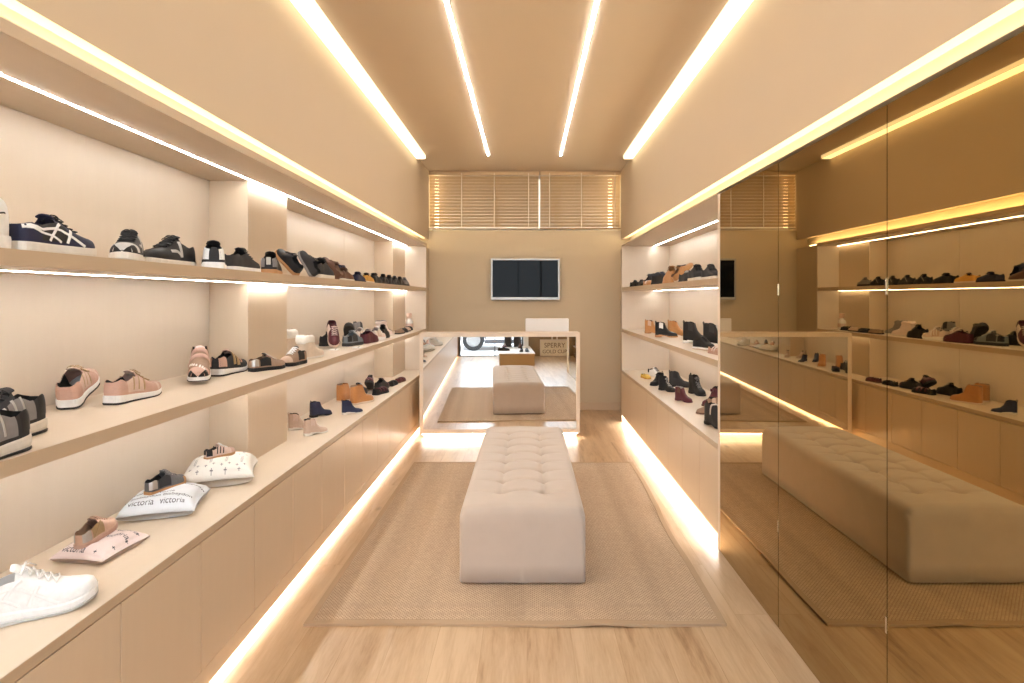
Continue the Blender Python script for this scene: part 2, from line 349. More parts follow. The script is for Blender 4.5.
for o in [o for o in COL.objects if o.get('category') == 'worktop']:
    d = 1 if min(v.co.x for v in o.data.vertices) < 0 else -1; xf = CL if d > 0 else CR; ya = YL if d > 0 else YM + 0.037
    MB().box(xf + d * 0.0002, xf + d * 0.002, ya + 0.001, YE - 0.023, Z_W0 + 0.0005, Z_W1 - 0.0005).build('shaded_edge', M_SHADE_EDGE, o)  # worktop front strip, darkened in colour to stand for shade
# ---------------- base cabinets
ORD = ['first', 'second', 'third', 'fourth', 'fifth', 'sixth', 'seventh', 'eighth', 'ninth', 'tenth', 'eleventh', 'twelfth', 'thirteenth', 'fourteenth', 'fifteenth', 'sixteenth', 'seventeenth', 'eighteenth', 'nineteenth', 'twentieth', 'twenty-first', 'twenty-second', 'twenty-third']
def cabinet(side, y0, y1, zb, label, group):
    t = empty('base_cabinet', (CL if side < 0 else CR, (y0 + y1) / 2, zb)); tag(t, label, 'cabinet', group)
    h = (y1 - y0) / 2; d = -side
    MB().box(side * 0.020, side * 0.42, -h, h, 0, Z_W0 - zb - 0.002).build('body', M_GAP, t)
    MB().box(0, side * 0.019, -h + 0.0018, h - 0.0018, 0.0, Z_W0 - zb - 0.005).build('door', M_DOOR, t, bevel=0.001)
ys = [YL] + [-1.978 + 0.402 * k for k in range(22)] + [YE - 0.024]
for k in range(len(ys) - 1):
    lab = ('plain beige base cabinet under the long worktop, %s from the sales counter end' % ORD[len(ys) - 2 - k])
    cabinet(-1, ys[k], ys[k + 1], 0.104, lab, 'base cabinets under the long worktop')
ys = [YM + 0.037, 3.61 + 0.02] + [3.63 + 0.402 * k for k in range(1, 8)] + [YE - 0.024]
for k in range(len(ys) - 1):
    cabinet(1, ys[k], ys[k + 1], 0.094, 'plain beige base cabinet, %s along the short worktop counting from the bronze mirror' % ORD[k], 'base cabinets under the short worktop')
t = tag(empty('toe_kick', (CL, 3.6, 0.0)), 'long beige toe kick under the base cabinets with light spilling onto the floor', 'toe kick')
MB().box(-0.019, 0, YL - 3.6, 2.996, 0.030, 0.102).build('fascia', M_DOOR, t, bevel=0.001)
MB().box(-0.14, -0.12, YL - 3.6, 2.996, 0.0, 0.102).build('plinth', M_DOOR, t)
MB().box(-0.12, -0.019, YL - 3.6, 2.996, 0.094, 0.102).build('backing', M_LAMW, t)
for a, b in ((-5.92, -3.0), (-2.99, -1.0), (-0.99, 1.0), (1.01, 2.98)):
    MB().box(-0.060, -0.030, a, b, 0.034, 0.044).build('led_strip', L_TOE, t)
t = tag(empty('toe_kick', (CR, 5.0, 0.0)), 'short recessed toe kick under the niche cabinets with light spilling onto the floor', 'toe kick')
MB().box(0.12, 0.14, -1.72, 1.596, 0.0, 0.092).build('plinth', M_DOOR, t)
MB().box(0.0, 0.12, -1.72, 1.596, 0.084, 0.092).build('backing', M_DOOR, t)
for a, b in ((-1.71, 0.0), (0.01, 1.58)):
    MB().box(0.020, 0.050, a, b, 0.072, 0.083).build('led_strip', L_TOE, t)
# ---------------- coves above the runs: light strips lying on the canopy behind its lip
def cove(side, y0, y1, label):
    X = CL if side < 0 else CR
    t = tag(empty('cove_light', (X, (y0 + y1) / 2, Z_C1 if side < 0 else Z_C1 - 0.02)), label, 'light', 'warm coves above the wall units')
    h = (y1 - y0) / 2; s = side
    MB().box(s * 0.225, s * 0.235, -h, h, 0.002, 0.30).build('reflector', M_COVE, t)
    MB().box(s * 0.0, s * 0.225, -h, YE - t.location.y, 0.0005, 0.004).build('tray', M_COVE, t)
    MB().box(s * 0.15, s * 0.18, -h, YB - 0.22 - t.location.y, 0.006, 0.020).build('led_strip', L_COVE, t)

cove(-1, YF + 0.01, YB - 0.012, 'warm light slot running above the long shelving wall')
cove(1, YF + 0.01, YB - 0.012, 'warm light slot running above the bronze mirrors and the short niche')
# ---------------- bronze mirrors
M_CLIP = mat('mirror_clip', (0.75, 0.70, 0.60), 0.25, metal=1.0, var=0)
names = ['next to the shoe niche', 'second from the shoe niche', 'third from the shoe niche']
for k in range(3):
    y1 = YM - 0.003 - 0.752 * k; y0 = y1 - 0.7485
    t = tag(empty('mirror_panel', (CR, (y0 + y1) / 2, 0.002)), 'tall bronze tinted wall mirror panel, %s' % names[k], 'mirror', 'bronze mirror panels')
    h = (y1 - y0) / 2
    MB().box(0, 0.006, -h, h, 0, Z_C0 - 0.004).build('glass', M_MIRB, t)
    MB().box(0.0062, 0.0115, -h - 0.0015, h + 0.0015, 0, Z_C0 - 0.004).build('backing', M_GAP, t)
    for z in (0.42, 1.455):
        MB().box(-0.0025, 0.006, -h - 0.003, -h + 0.004, z, z + 0.05).build('clip', M_CLIP, t)

# ---------------- rug
t = tag(empty('rug', (0, 3.7, 0.0)), 'sand coloured woven sisal rug with a bound edge under the tufted bench', 'rug')
def rug_pt(u, v):
    x = (-0.983 + u * (1.853 + 0.055 * v)); y = 2.50 + v * 2.46
    x += 0.010 * math.sin(v * 9 + 1) * u; y += 0.006 * math.sin(u * 7)
    e = 0.010 * math.exp(-((u - 0.70) / 0.06) ** 2 - (v / 0.03) ** 2) + 0.012 * math.exp(-((v - 0.55) / 0.05) ** 2 - ((u - 1) / 0.03) ** 2) + 0.008 * math.exp(-((v - 0.25) / 0.07) ** 2 - ((u - 1) / 0.03) ** 2)
    return x, y - 3.7, 0.001 + e
def rug_sheet(us, vs, z0, z1):
    mb = MB(); n = len(vs); vv = []; ff = []
    for u in us:
        for v in vs:
            x, y, z = rug_pt(u, v); vv.append((x, y, z + z0)); 
    o = len(vv)
    for u in us:
        for v in vs:
            x, y, z = rug_pt(u, v); vv.append((x, y, z + z1))
    m = len(us)
    for i in range(m - 1):
        for j in range(n - 1):
            a = i * n + j; ff.append((o + a, o + a + n, o + a + n + 1, o + a + 1)); ff.append((a, a + 1, a + n + 1, a + n))
    for i in range(m - 1):
        for j in (0, n - 1):
            a = i * n + j; ff.append((a, a + n, o + a + n, o + a))
    for j in range(n - 1):
        for i in (0, m - 1):
            a = i * n + j; ff.append((a, a + 1, o + a + 1, o + a))
    return mb.add(vv, ff)
lin = lambda a, b, n: [a + (b - a) * i / (n - 1) for i in range(n)]
rug_sheet(lin(0.003, 0.997, 70), lin(0.003, 0.997, 90), 0, 0.009).build('woven_field', M_RUG, t)
M_BIND = mat('rug_binding', (0.46, 0.33, 0.215), 0.85, var=0.08, nscale=200, bump=0.3, bscale=500)
mb = rug_sheet(lin(0, 0.016, 3), lin(0, 1, 90), -0.0005, 0.0115)
for us, vs in ((lin(0.984, 1.0, 3), lin(0, 1, 90)), (lin(0.0161, 0.9839, 70), lin(0, 0.012, 3)), (lin(0.0161, 0.9839, 70), lin(0.988, 1, 3))):
    r = rug_sheet(us, vs, -0.0005, 0.0115); mb.add(r.v, r.f)
mb.build('bound_edge', M_BIND, t)

# ---------------- tufted bench
M_VEL = mat('taupe_velvet', (0.54, 0.455, 0.39), 0.85, spec=0.2, var=0.07, nscale=9, bump=0.12, bscale=420, sheen=0.35)
OX0, OX1, OY0, OY1, OZ = -0.338, 0.293, 2.845, 4.63, 0.405
t = tag(empty('tufted_bench', ((OX0 + OX1) / 2, (OY0 + OY1) / 2, 0.010)), 'long taupe velvet bench with a button tufted top standing on the rug', 'bench')
bx, by = (OX1 - OX0) / 2, (OY1 - OY0) / 2
but = [(sx * 0.116, -by + 0.235 + 0.1905 * k) for k in range(8) for sx in (-1, 1)]
def bench_z(x, y):
    d = min(bx - abs(x), by - abs(y)); r = 0.045
    z = OZ - 0.010
    ex = max(0.0, r - (bx - abs(x))); ey = max(0.0, r - (by - abs(y))); q = math.hypot(ex, ey)
    z -= r - math.sqrt(max(0.0, r * r - min(q, r) ** 2))
    crown = 0.012 * (1 - (x / bx) ** 2); z += crown - 0.010
    for (px, py) in but:
        dx, dy = x - px, y - py
        if abs(dx) > 0.25 or abs(dy) > 0.2: continue
        dd = math.hypot(dx, dy)
        z -= 0.030 * math.exp(-(dd / 0.023) ** 2) + 0.012 * math.exp(-(dd / 0.060) ** 2)
    # pleats: across the seat at every button row, and between the two rows of buttons
    k = (y + by - 0.235) / 0.1905; kr = round(k)
    if 0 <= kr <= 7:
        dist = abs(k - kr) * 0.1905
        fall = max(0.0, 1 - max(0.0, abs(x) - 0.116) / 0.17)
        sag = 0.018 * math.cos(min(1, abs(x) / 0.116) * math.pi / 2) if abs(x) < 0.116 else 0.0
        dist = abs((k - kr) * 0.1905 - sag * 0.6)
        z -= 0.014 * fall * math.exp(-(dist / 0.013) ** 2)
    if -by + 0.235 < y < -by + 0.235 + 0.1905 * 7:
        for sx in (-1, 1): z -= 0.010 * math.exp(-((x - sx * 0.116) / 0.013) ** 2)
    return z
nx, ny = 84, 200
xs = [bx * math.sin(math.pi / 2 * a) * 0.35 + bx * a * 0.65 for a in lin(-1, 1, nx)]
ys = [by * a for a in lin(-1, 1, ny)]
def corner(x, y, r=0.02):
    # round the vertical corners
    cx, cy = bx - r, by - r
    if abs(x) > cx and abs(y) > cy:
        dx, dy = abs(x) - cx, abs(y) - cy; q = max(dx, dy); n_ = math.hypot(dx, dy)
        if n_ > 1e-9: dx, dy = dx / n_ * q, dy / n_ * q
        return math.copysign(cx + dx, x), math.copysign(cy + dy, y)
    return x, y
vv = []; ff = []
for x in xs:
    for y in ys:
        X, Y = corner(x, y); vv.append((X, Y, bench_z(x, y)))
for i in range(nx - 1):
    for j in range(ny - 1):
        a = i * ny + j; ff.append((a, a + ny, a + ny + 1, a + 1))
per = [(i, 0) for i in range(nx)] + [(nx - 1, j) for j in range(1, ny)] + [(i, ny - 1) for i in range(nx - 2, -1, -1)] + [(0, j) for j in range(ny - 2, 0, -1)]
loop = [i * ny + j for i, j in per]; prev = loop
for z in (0.30, 0.20, 0.10, 0.012, 0.010):
    o = len(vv); ins = 0.0 if z > 0.011 else 0.02
    for k in loop:
        X, Y, _ = vv[k]; X0 = X * (1 + 0.004 * math.sin(z * 8)) - math.copysign(ins, X) ; vv.append((X0, Y - (math.copysign(ins, Y)), z))
    cur = list(range(o, o + len(loop)))
    for k in range(len(loop)):
        k2 = (k + 1) % len(loop); ff.append((prev[k], cur[k], cur[k2], prev[k2]))
    prev = cur
ff.append(tuple(reversed(prev)))
MB().add(vv, ff).build('upholstery', M_VEL, t, smooth=True)
MB().box(-bx + 0.03, bx - 0.03, -by + 0.03, by - 0.03, 0.0, 0.0095).build('base', M_GAP, t)
for px, py in but:
    z = bench_z(px, py); b = MB().lathe([(0.0008, -0.002), (0.009, -0.001), (0.011, 0.003), (0.009, 0.006), (0.0008, 0.0075)], (px, py, z), 12)
    b.build('button', M_VEL, t, smooth=True)

# ---------------- counter with a mirrored front
KX0, KX1, KY, KY1, KZ0, KZ1 = -1.09, 0.540, 5.80, 6.45, 0.060, 1.086
t = tag(empty('sales_counter', (0, 0, 0)), 'laminate sales counter with a framed mirror front facing the tufted bench', 'counter')
t.location = ((KX0 + KX1) / 2, KY, 0); t.rotation_euler = (0, 0, 0.032)
hx = (KX1 - KX0) / 2
c = MB(); c.box(-hx, hx, 0.0, 0.20, KZ0, KZ1); c.box(-hx, -hx + 0.04, 0.20, KY1 - KY, KZ0, KZ1 - 0.2); c.box(hx - 0.04, hx, 0.20, KY1 - KY, KZ0, KZ1 - 0.2); 
c.box(-hx, hx, 0.20, KY1 - KY, 0.74, 0.78)
c.build('body', M_EDGE, t)
fr = MB(); fw = 0.037
fr.box(-hx, -hx + fw, -0.012, 0, KZ0, KZ1); fr.box(hx - fw, hx, -0.012, 0, KZ0, KZ1); fr.box(-hx + fw, hx - fw, -0.012, 0, KZ0, KZ0 + 0.045); fr.box(-hx + fw, hx - fw, -0.012, 0, KZ1 - 0.042, KZ1)
fr.build('frame', M_EDGE, t)
g = MB().box(-hx + fw, hx - fw, 0, 0.004, KZ0 + 0.045, KZ1 - 0.042).build('mirror', M_MIRC, t); g.location = (0, -0.0075, 0)
MB().box(-hx + 0.03, hx - 0.03, 0.07, 0.52, 0, KZ0).build('plinth', M_EDGE, t)
MB().box(-hx + 0.02, hx - 0.02, 0.016, 0.040, KZ0 - 0.010, KZ0 - 0.0005).build('led_strip', L_TOE, t)
# screen standing on the lower desk behind the counter front
t = tag(empty('computer_screen', (0.218, KY + 0.38, 0.780)), 'white back of a wide computer screen rising behind the sales counter', 'screen')
M_WSH = mat('white_shell', (0.86, 0.84, 0.82), 0.4, var=0.01)
MB().box(-0.234, 0.234, -0.018, 0.018, 0.155, 0.437).build('shell', M_WSH, t, bevel=0.006)
MB().box(-0.225, 0.225, 0.0183, 0.022, 0.165, 0.427).build('panel', M_BLACKG, t)
MB().box(-0.03, 0.03, -0.034, -0.0185, 0.01, 0.30).build('stand', M_WSH, t, bevel=0.004)
MB().box(-0.12, 0.12, -0.10, 0.08, 0.0, 0.012).build('base', M_WSH, t, bevel=0.004)

# ---------------- television
t = tag(empty('television', (-0.022, YB, 1.676)), 'flat television with a thin silver frame on the rear wall', 'television')
hx, hz = 0.437, 0.262
MB().box(-hx * 0.8, hx * 0.8, -0.03, -0.001, -hz * 0.7, hz * 0.7).build('wall_bracket', M_GAP, t)
MB().box(-hx, hx, -0.062, -0.0305, -hz, hz).build('housing', M_BLACKG, t, bevel=0.004)
f = MB(); b = 0.021
for a in ((-hx, hx, -hz, -hz + 0.034), (-hx, hx, hz - b, hz), (-hx, -hx + b, -hz + 0.034, hz - b), (hx - b, hx, -hz + 0.034, hz - b)):
    f.box(a[0], a[1], -0.071, -0.0625, a[2], a[3])
f.build('frame', M_STEEL, t, bevel=0.002)
MB().box(-hx + b + 0.0006, hx - b - 0.0006, -0.067, -0.0625, -hz + 0.0346, hz - b - 0.0006).build('display', M_BLACKG, t)

# ---------------- venetian blinds
M_SLAT = mat('beige_slat', (0.66, 0.50, 0.31), 0.45, var=0.04); M_RAIL = mat('blind_rail', (0.42, 0.29, 0.17), 0.5, var=0.03)
M_TAPE = mat('blind_cord', (0.80, 0.72, 0.60), 0.7, var=0)
def blind(x0, x1, cords, rail, label):
    t = tag(empty('venetian_blind', ((x0 + x1) / 2, YB + 0.035, 2.320)), label, 'blind', 'blinds of the high rear window')
    h = (x1 - x0) / 2; top = HC - 2.320 - 0.004; s = MB(); n = 16; pitch = (top - 0.085) / n
    MB().box(-h, h, -0.028, 0.028, top - 0.045, top).build('head_rail', M_SLAT, t, bevel=0.003)
    MB().box(-h, h, -0.024, 0.024, 0.004, 0.024).build('bottom_rail', rail, t, bevel=0.004)
    for k in range(n):
        z = 0.052 + pitch * k; a = R(38); pr = []
        for q in lin(-1, 1, 5):
            d = q * 0.0245; cr_ = 0.003 * (1 - q * q)
            pr.append((-d * math.cos(a) - cr_ * math.sin(a) * 0, d * math.sin(a) + cr_))
        ring = [[(x, p[0], z + p[1]) for p in pr] + [(x, p[0], z + p[1] - 0.0022) for p in reversed(pr)] for x in (-h + 0.004, h - 0.004)]
        s.loft(ring)
    s.build('slats', M_SLAT, t)
    for cx in cords:
        x = cx - t.location.x
        c_ = MB(); c_.box(x - 0.005, x + 0.005, -0.0285, -0.0270, 0.02, top - 0.02); c_.build('ladder_tape', M_TAPE, t)
    return t
blind(WL + 0.001, 0.153, (-0.84, -0.42, 0.02), M_TAPE, 'beige wooden venetian blind with a pale bottom rail, the wider of the two')
blind(0.166, WR - 0.001, (0.29, 0.70, 1.13), M_RAIL, 'beige wooden venetian blind with a dark bottom rail, the narrower of the two')
for x, lab in ((WL + 0.085, 'warm upright light tube behind the wider blind'), (WR - 0.120, 'warm upright light tube behind the narrower blind')):
    t = tag(empty('light_tube', (x, YB + 0.13, ZS + 0.045)), lab, 'light', 'light tubes behind the blinds')
    MB().lathe([(0.026, 0), (0.026, 0.66)], (0, 0, 0), 12).build('tube', led('tube_led', C_COVE, 9.0), t, smooth=True)
    MB().box(-0.03, 0.03, 0.027, 0.036, 0.0, 0.68).build('bracket', M_WHITE, t)

# ---------------- cushions on the long worktop
M_INK = mat('dark_ink', (0.05, 0.05, 0.07), 0.8, var=0)
M_INKG = mat('grey_ink', (0.24, 0.23, 0.24), 0.8, var=0)
def cushion(loc, yaw, a, b, T, m, label, prints, dent=0.012, ink=M_INK, seed=1):
    t = tag(empty('cushion', loc, yaw), label, 'cushion', 'small cushions on the long worktop')
    def top(u, v):
        q = max(0.0, (1 - u ** 2) * (1 - v ** 2)) ** 0.36
        n_ = noise.noise(Vector((u * 1.7 + seed, v * 1.7, seed * 2.3))) * 0.008
        return T * 0.30 + (T * 0.70) * q + n_ * q - dent * math.exp(-((u / 0.55) ** 2 + (v / 0.4) ** 2))
    def xy(u, v):
        return a * u * (1 - 0.10 * (1 - v * v) * abs(u) ** 3), b * v * (1 - 0.10 * (1 - u * u) * abs(v) ** 3)
    n = 29; g = lin(-1, 1, n); vv = []; ff = []
    for u in g:
        for v in g: X, Y = xy(u, v); vv.append((X, Y, top(u, v)))
    o = len(vv)
    for u in g:
        for v in g:
            X, Y = xy(u, v); q = max(0.0, (1 - u ** 2) * (1 - v ** 2)) ** 0.30; vv.append((X, Y, max(0.001, T * 0.30 - T * 0.42 * q)))
    for i in range(n - 1):
        for j in range(n - 1):
            k = i * n + j; ff.append((k, k + n, k + n + 1, k + 1)); ff.append((o + k, o + k + 1, o + k + n + 1, o + k + n))
    for i in range(n - 1):
        for j in (0, n - 1): k = i * n + j; ff.append((k, k + n, o + k + n, o + k))
        for j in (0, n - 1): k = j * n + i; ff.append((k, k + 1, o + k + 1, o + k))
    c_ = MB().add(vv, ff).build('cover', m, t, smooth=True)
    def uv(x, y):
        u, v = x / a, y / b
        for _ in range(6):
            X, Y = xy(u, v); u += (x - X) / a; v += (y - Y) / b
        return max(-0.99, min(0.99, u)), max(-0.99, min(0.99, v))
    for item in prints:
        s_, px, py, rot, size = item
        if s_ == '+':
            d = size; q = 0.22; e = d * q; vs = [Vector(p + (0,)) for p in ((-d, -e), (-e, -e), (-e, -d), (e, -d), (e, -e), (d, -e), (d, e), (e, e), (e, d), (-e, d), (-e, e), (-d, e))]; fs = [(0, 1, 10, 11), (1, 4, 7, 10), (2, 3, 4, 1), (4, 5, 6, 7), (7, 8, 9, 10)]
        else: vs, fs = text_mesh(s_, size)
        out = []
        for p in vs:
            x = px + p.x * math.cos(rot) - p.y * math.sin(rot); y = py + p.x * math.sin(rot) + p.y * math.cos(rot)
            u, v = uv(x, y); out.append((x, y, top(u, v) + 0.0012))
        MB().add(out, fs).build('printed_mark' if s_ == '+' else 'word_lettering', ink, t)
    return t
M_PINKC = mat('pink_cotton', (0.80, 0.68, 0.66), 0.9, var=0.03, bump=0.2, bscale=600); M_BLUEC = mat('pale_blue_cotton', (0.72, 0.76, 0.82), 0.9, var=0.03, bump=0.2, bscale=600)
M_WHITEC = mat('white_cotton', (0.80, 0.77, 0.72), 0.9, var=0.03, bump=0.2, bscale=600)
WZ = Z_W1
cushion((-1.412, 1.890, WZ), R(-6), 0.092, 0.100, 0.058, M_PINKC, 'pale pink lettered cushion under a rose gold shoe',
        [('victoria', -0.025, -0.078, 0.0, 0.0270), ('victoria', 0.040, 0.020, 0, 0.0257), ('victoria', 0.040, 0.062, 0, 0.0257), ('victoria', -0.04, 0.078, 0, 0.0257), ('+', 0.050, -0.080, 0, 0.005), ('+', 0.078, -0.04, 0, 0.005), ('+', 0.080, 0.01, 0, 0.005), ('+', 0.078, 0.06, 0, 0.005), ('victoria', -0.045, -0.045, 0.0, 0.0257)], seed=2)
cushion((-1.440, 2.270, WZ), R(17), 0.132, 0.132, 0.092, M_BLUEC, 'pale blue lettered cushion under a glittery grey shoe',
        [('Bisbaydon', -0.048, -0.072, 0, 0.0249), ('victoria', -0.055, -0.104, 0, 0.0284), ('Bisbaydon', 0.060, -0.072, 0, 0.0249), ('victoria', 0.050, -0.104, 0, 0.0284), ('victoria', 0.0, -0.040, 0, 0.0284), ('victoria', -0.090, -0.03, 0, 0.0284), ('Bisbaydon', 0.075, 0.05, 0, 0.0249), ('victoria', -0.06, 0.09, 0, 0.0284)], seed=5)
pr = []
for i in range(4):
    pr.append(('victoria', -0.095 + 0.062 * i, -0.055, R(90), 0.022))
    pr.append(('victoria', -0.095 + 0.062 * i, 0.075, R(90), 0.022))
    for k in (0, 1):
        pr.append(('+', -0.110 + 0.062 * i + 0.03 * k, -0.105 + 0.008 * k, 0, 0.006)); pr.append(('+', -0.110 + 0.062 * i + 0.03 * k, 0.02, 0, 0.006))
    pr.append(('+', -0.08 + 0.055 * i, -0.122, 0, 0.006))
cushion((-1.420, 2.640, WZ), R(22), 0.150, 0.142, 0.122, M_WHITEC, 'white cushion printed with small marks under a striped toddler shoe', pr, ink=M_INKG, seed=9)

# ---------------- small white cards on the middle shelf
M_CARD = mat('white_card', (0.84, 0.82, 0.79), 0.6, var=0.01)
t = tag(empty('price_card', (-1.500, 2.800, Z_M1 + 0.0003), R(-62)), 'tiny folded white card standing in the corner beside the brown sneakers', 'card')
MB().loft([[(x, -0.014, 0), (x, 0.0, 0.042), (x, 0.014, 0), (x, 0.012, 0), (x, 0.0, 0.038), (x, -0.012, 0)] for x in (-0.017, 0.017)]).build('folded_card', M_CARD, t)
MB().box(-0.010, 0.010, -0.0105, -0.0100, 0.016, 0.020).build('print', M_INK, t)
for x, y, a, lab in ((-1.335, 3.940, 12, 'white card lying flat in front of the maroon and pale pink sneaker'), (-1.225, 4.110, 5, 'white card lying flat at the shelf edge before the steel blue sneaker')):
    t = tag(empty('price_card', (x, y, Z_M1 + 0.0003), R(a)), lab, 'card', 'flat cards on the middle shelf')
    MB().box(-0.030, 0.030, -0.048, 0.048, 0, 0.004).build('card', M_CARD, t)
    MB().box(0.006, 0.012, -0.035, 0.030, 0.0042, 0.0046).build('print', M_INK, t)

# ---------------- bottle at the far end of the middle shelf
t = tag(empty('bottle', (-1.315, 6.35, Z_M1)), 'small white bottle with a pale cap at the far end of the middle shelf', 'bottle')
MB().lathe([(0.001, 0), (0.040, 0.0), (0.042, 0.006), (0.042, 0.085), (0.036, 0.105), (0.022, 0.118), (0.020, 0.128), (0.001, 0.1285)], n=20).build('body', M_WHITE, t, smooth=True)
MB().lathe([(0.001, 0.1287), (0.026, 0.1287), (0.028, 0.150), (0.030, 0.178), (0.024, 0.186), (0.001, 0.187)], n=20).build('cap', mat('peach_cap', (0.76, 0.55, 0.45), 0.4, var=0.02), t, smooth=True)
MB().lathe([(0.0425, 0.030), (0.0428, 0.031), (0.0428, 0.070), (0.0425, 0.071)], n=20).build('paper_band', mat('pale_band', (0.70, 0.52, 0.45), 0.6, var=0.02), t, smooth=True)

# ---------------- front of the shop, seen in the counter's mirror
t = tag(empty('display_plinth', (0.19, -0.40, 0.0)), 'low brown display plinth with a white top, reflected in the counter mirror', 'plinth')
MB().box(-0.37, 0.37, -1.75, 0, 0, 0.245).build('box', mat('ochre_laminate', (0.42, 0.26, 0.11), 0.45, var=0.04), t, bevel=0.002)
MB().box(-0.38, 0.38, -1.76, 0.01, 0.2452, 0.264).build('top', M_WSH, t, bevel=0.002)
t = tag(empty('shop_sign', (1.18, -2.14, 0.0)), 'cream standing sign by the shop front reading SPERRY GOLD CUP', 'sign')
M_CREAM = mat('cream_board', (0.80, 0.70, 0.52), 0.6, var=0.02)
MB().box(-0.34, 0.34, -0.012, 0.012, 0.03, 0.40).build('board', M_CREAM, t, bevel=0.003)
f = MB()
for a in ((-0.355, 0.355, 0.39, 0.42), (-0.355, 0.355, 0.01, 0.03), (-0.355, -0.34, 0.03, 0.39), (0.34, 0.355, 0.03, 0.39)): f.box(a[0], a[1], -0.018, 0.018, a[2], a[3])
f.build('frame', M_EDGE, t)
for s_ in (-0.06, 0.06): MB().box(s_ - 0.018, s_ + 0.018, -0.012, 0.012, 0.42, 1.0).build('post', M_EDGE, t)
M_LET = mat('brown_lettering', (0.20, 0.12, 0.06), 0.6, var=0)
lt = MB()
for s_, z, size in (('SPERRY', 0.275, 0.165), ('GOLD CUP', 0.125, 0.125)):
    vs, fs = text_mesh(s_, size, 0.0)
    lt.add([(-p.x * 0.95 * -1, 0.0135, z + p.y) for p in vs], fs); lt.add([(p.x * 0.95, -0.0135, z + p.y) for p in vs], fs)
lt.build('lettering', M_LET, t)
for cx, lab in ((-0.24, 'dark upright shoe box on the display plinth, beside the white carton'), (-0.02, 'dark upright shoe box on the display plinth, in the middle of the row')):
    t = tag(empty('shoe_box', (cx + 0.285, -1.97, 0.2645)), lab, 'box', 'boxes on the display plinth')
    m_ = mat('dark_card', (0.03, 0.025, 0.025), 0.6, var=0.1)
    MB().box(-0.085, 0.085, -0.06, 0.06, 0, 0.27).build('carton', m_, t, bevel=0.003); MB().box(-0.088, 0.088, -0.063, 0.063, 0.2702, 0.31).build('lid', m_, t, bevel=0.003)
t = tag(empty('shoe_box', (0.47, -1.97, 0.2645)), 'white upright shoe box at the end of the display plinth', 'box', 'boxes on the display plinth')
MB().box(-0.06, 0.06, -0.06, 0.06, 0, 0.25).build('carton', M_WSH, t, bevel=0.003); MB().box(-0.063, 0.063, -0.063, 0.063, 0.2502, 0.29).build('lid', M_WSH, t, bevel=0.003)

# car parked in the street
t = tag(empty('car', (0.48, -4.85, -0.02)), 'white car parked in the street outside the shop front', 'car')
M_CAR = mat('white_car_paint', (0.80, 0.80, 0.82), 0.25, var=0, coat=0.5); M_TYRE = mat('tyre_rubber', (0.02, 0.02, 0.022), 0.8, var=0.1); M_RIM = mat('silver_rim', (0.60, 0.61, 0.63), 0.35, metal=0.6, var=0)
wheels = (-1.32, 1.26); ra = 0.36
low = [(-2.02, 0.30), (-2.05, 0.55)]; 
prof = [(-2.05, 0.45), (-2.03, 0.72), (-1.95, 0.84), (-1.10, 0.95), (1.75, 1.0), (1.98, 0.92), (2.05, 0.70), (2.04, 0.40), (1.95, 0.24)]
bot = []
for wx in (wheels[1], wheels[0]):
    bot.append((wx + ra + 0.02, 0.20))
    for k in range(11):
        a = math.pi * k / 10; bot.append((wx + ra * math.cos(a), 0.30 + ra * math.sin(a)))
    bot.append((wx - ra - 0.02, 0.20))
bot.append((-1.95, 0.24)); poly = prof + bot
b = MB(); b.loft([[(x, y, z) for x, z in poly] for y in (-0.85, 0.85)]); b.build('body', M_CAR, t, bevel=0.01)
cab = [(-1.12, 0.956), (-0.35, 1.40), (0.10, 1.47), (0.95, 1.45), (1.55, 1.25), (1.78, 0.99)]
MB().loft([[(x, s_ * (0.80 - 0.16 * (z - 0.95) / 0.5), z + 0.001) for x, z in cab] for s_ in (-1, 1)]).build('cabin', M_CAR, t, bevel=0.02)
M_CGL = mat('car_glass', (0.02, 0.025, 0.03), 0.05, var=0)
for wp in ([(-0.78, 1.02), (-0.25, 1.34), (0.18, 1.39), (0.18, 1.02)], [(0.26, 1.02), (0.26, 1.39), (0.90, 1.37), (1.35, 1.20), (1.45, 1.04)]):
    for s_ in (-1, 1):
        MB().loft([[(x, s_ * (0.803 + e - 0.16 * (z - 0.95) / 0.5), z) for x, z in wp] for e in (-0.01, 0.004)]).build('side_window', M_CGL, t)
for wx in wheels:
    for s_ in (-1, 1):
        y = s_ * 0.76; wl = MB().lathe([(0.19, -0.09), (0.275, -0.095), (0.30, -0.06), (0.30, 0.06), (0.275, 0.095), (0.19, 0.09), (0.19, -0.09)], (wx, y, 0.30), 36, 'y', False).build('wheel', M_TYRE, t, smooth=False)
        sp = MB().lathe([(0.012, -0.04), (0.185, -0.04), (0.19, 0.08), (0.175, 0.085), (0.165, 0.02), (0.012, 0.02)], (wx, y, 0.30), 36, 'y')
        for k in range(9):
            a = 2 * math.pi * k / 9; d = Vector((math.cos(a), 0, math.sin(a))); n_ = Vector((-math.sin(a), 0, math.cos(a)))
            c0 = Vector((wx, y + s_ * 0.045, 0.30))
            sp.loft([[c0 + d * r_ + n_ * (w_ * q) + Vector((0, s_ * e, 0)) for q, e in ((-1, 0), (1, 0), (1, 0.03), (-1, 0.03))] for r_, w_ in ((0.03, 0.020), (0.172, 0.016))])
        sp.build('rim', M_RIM, wl)
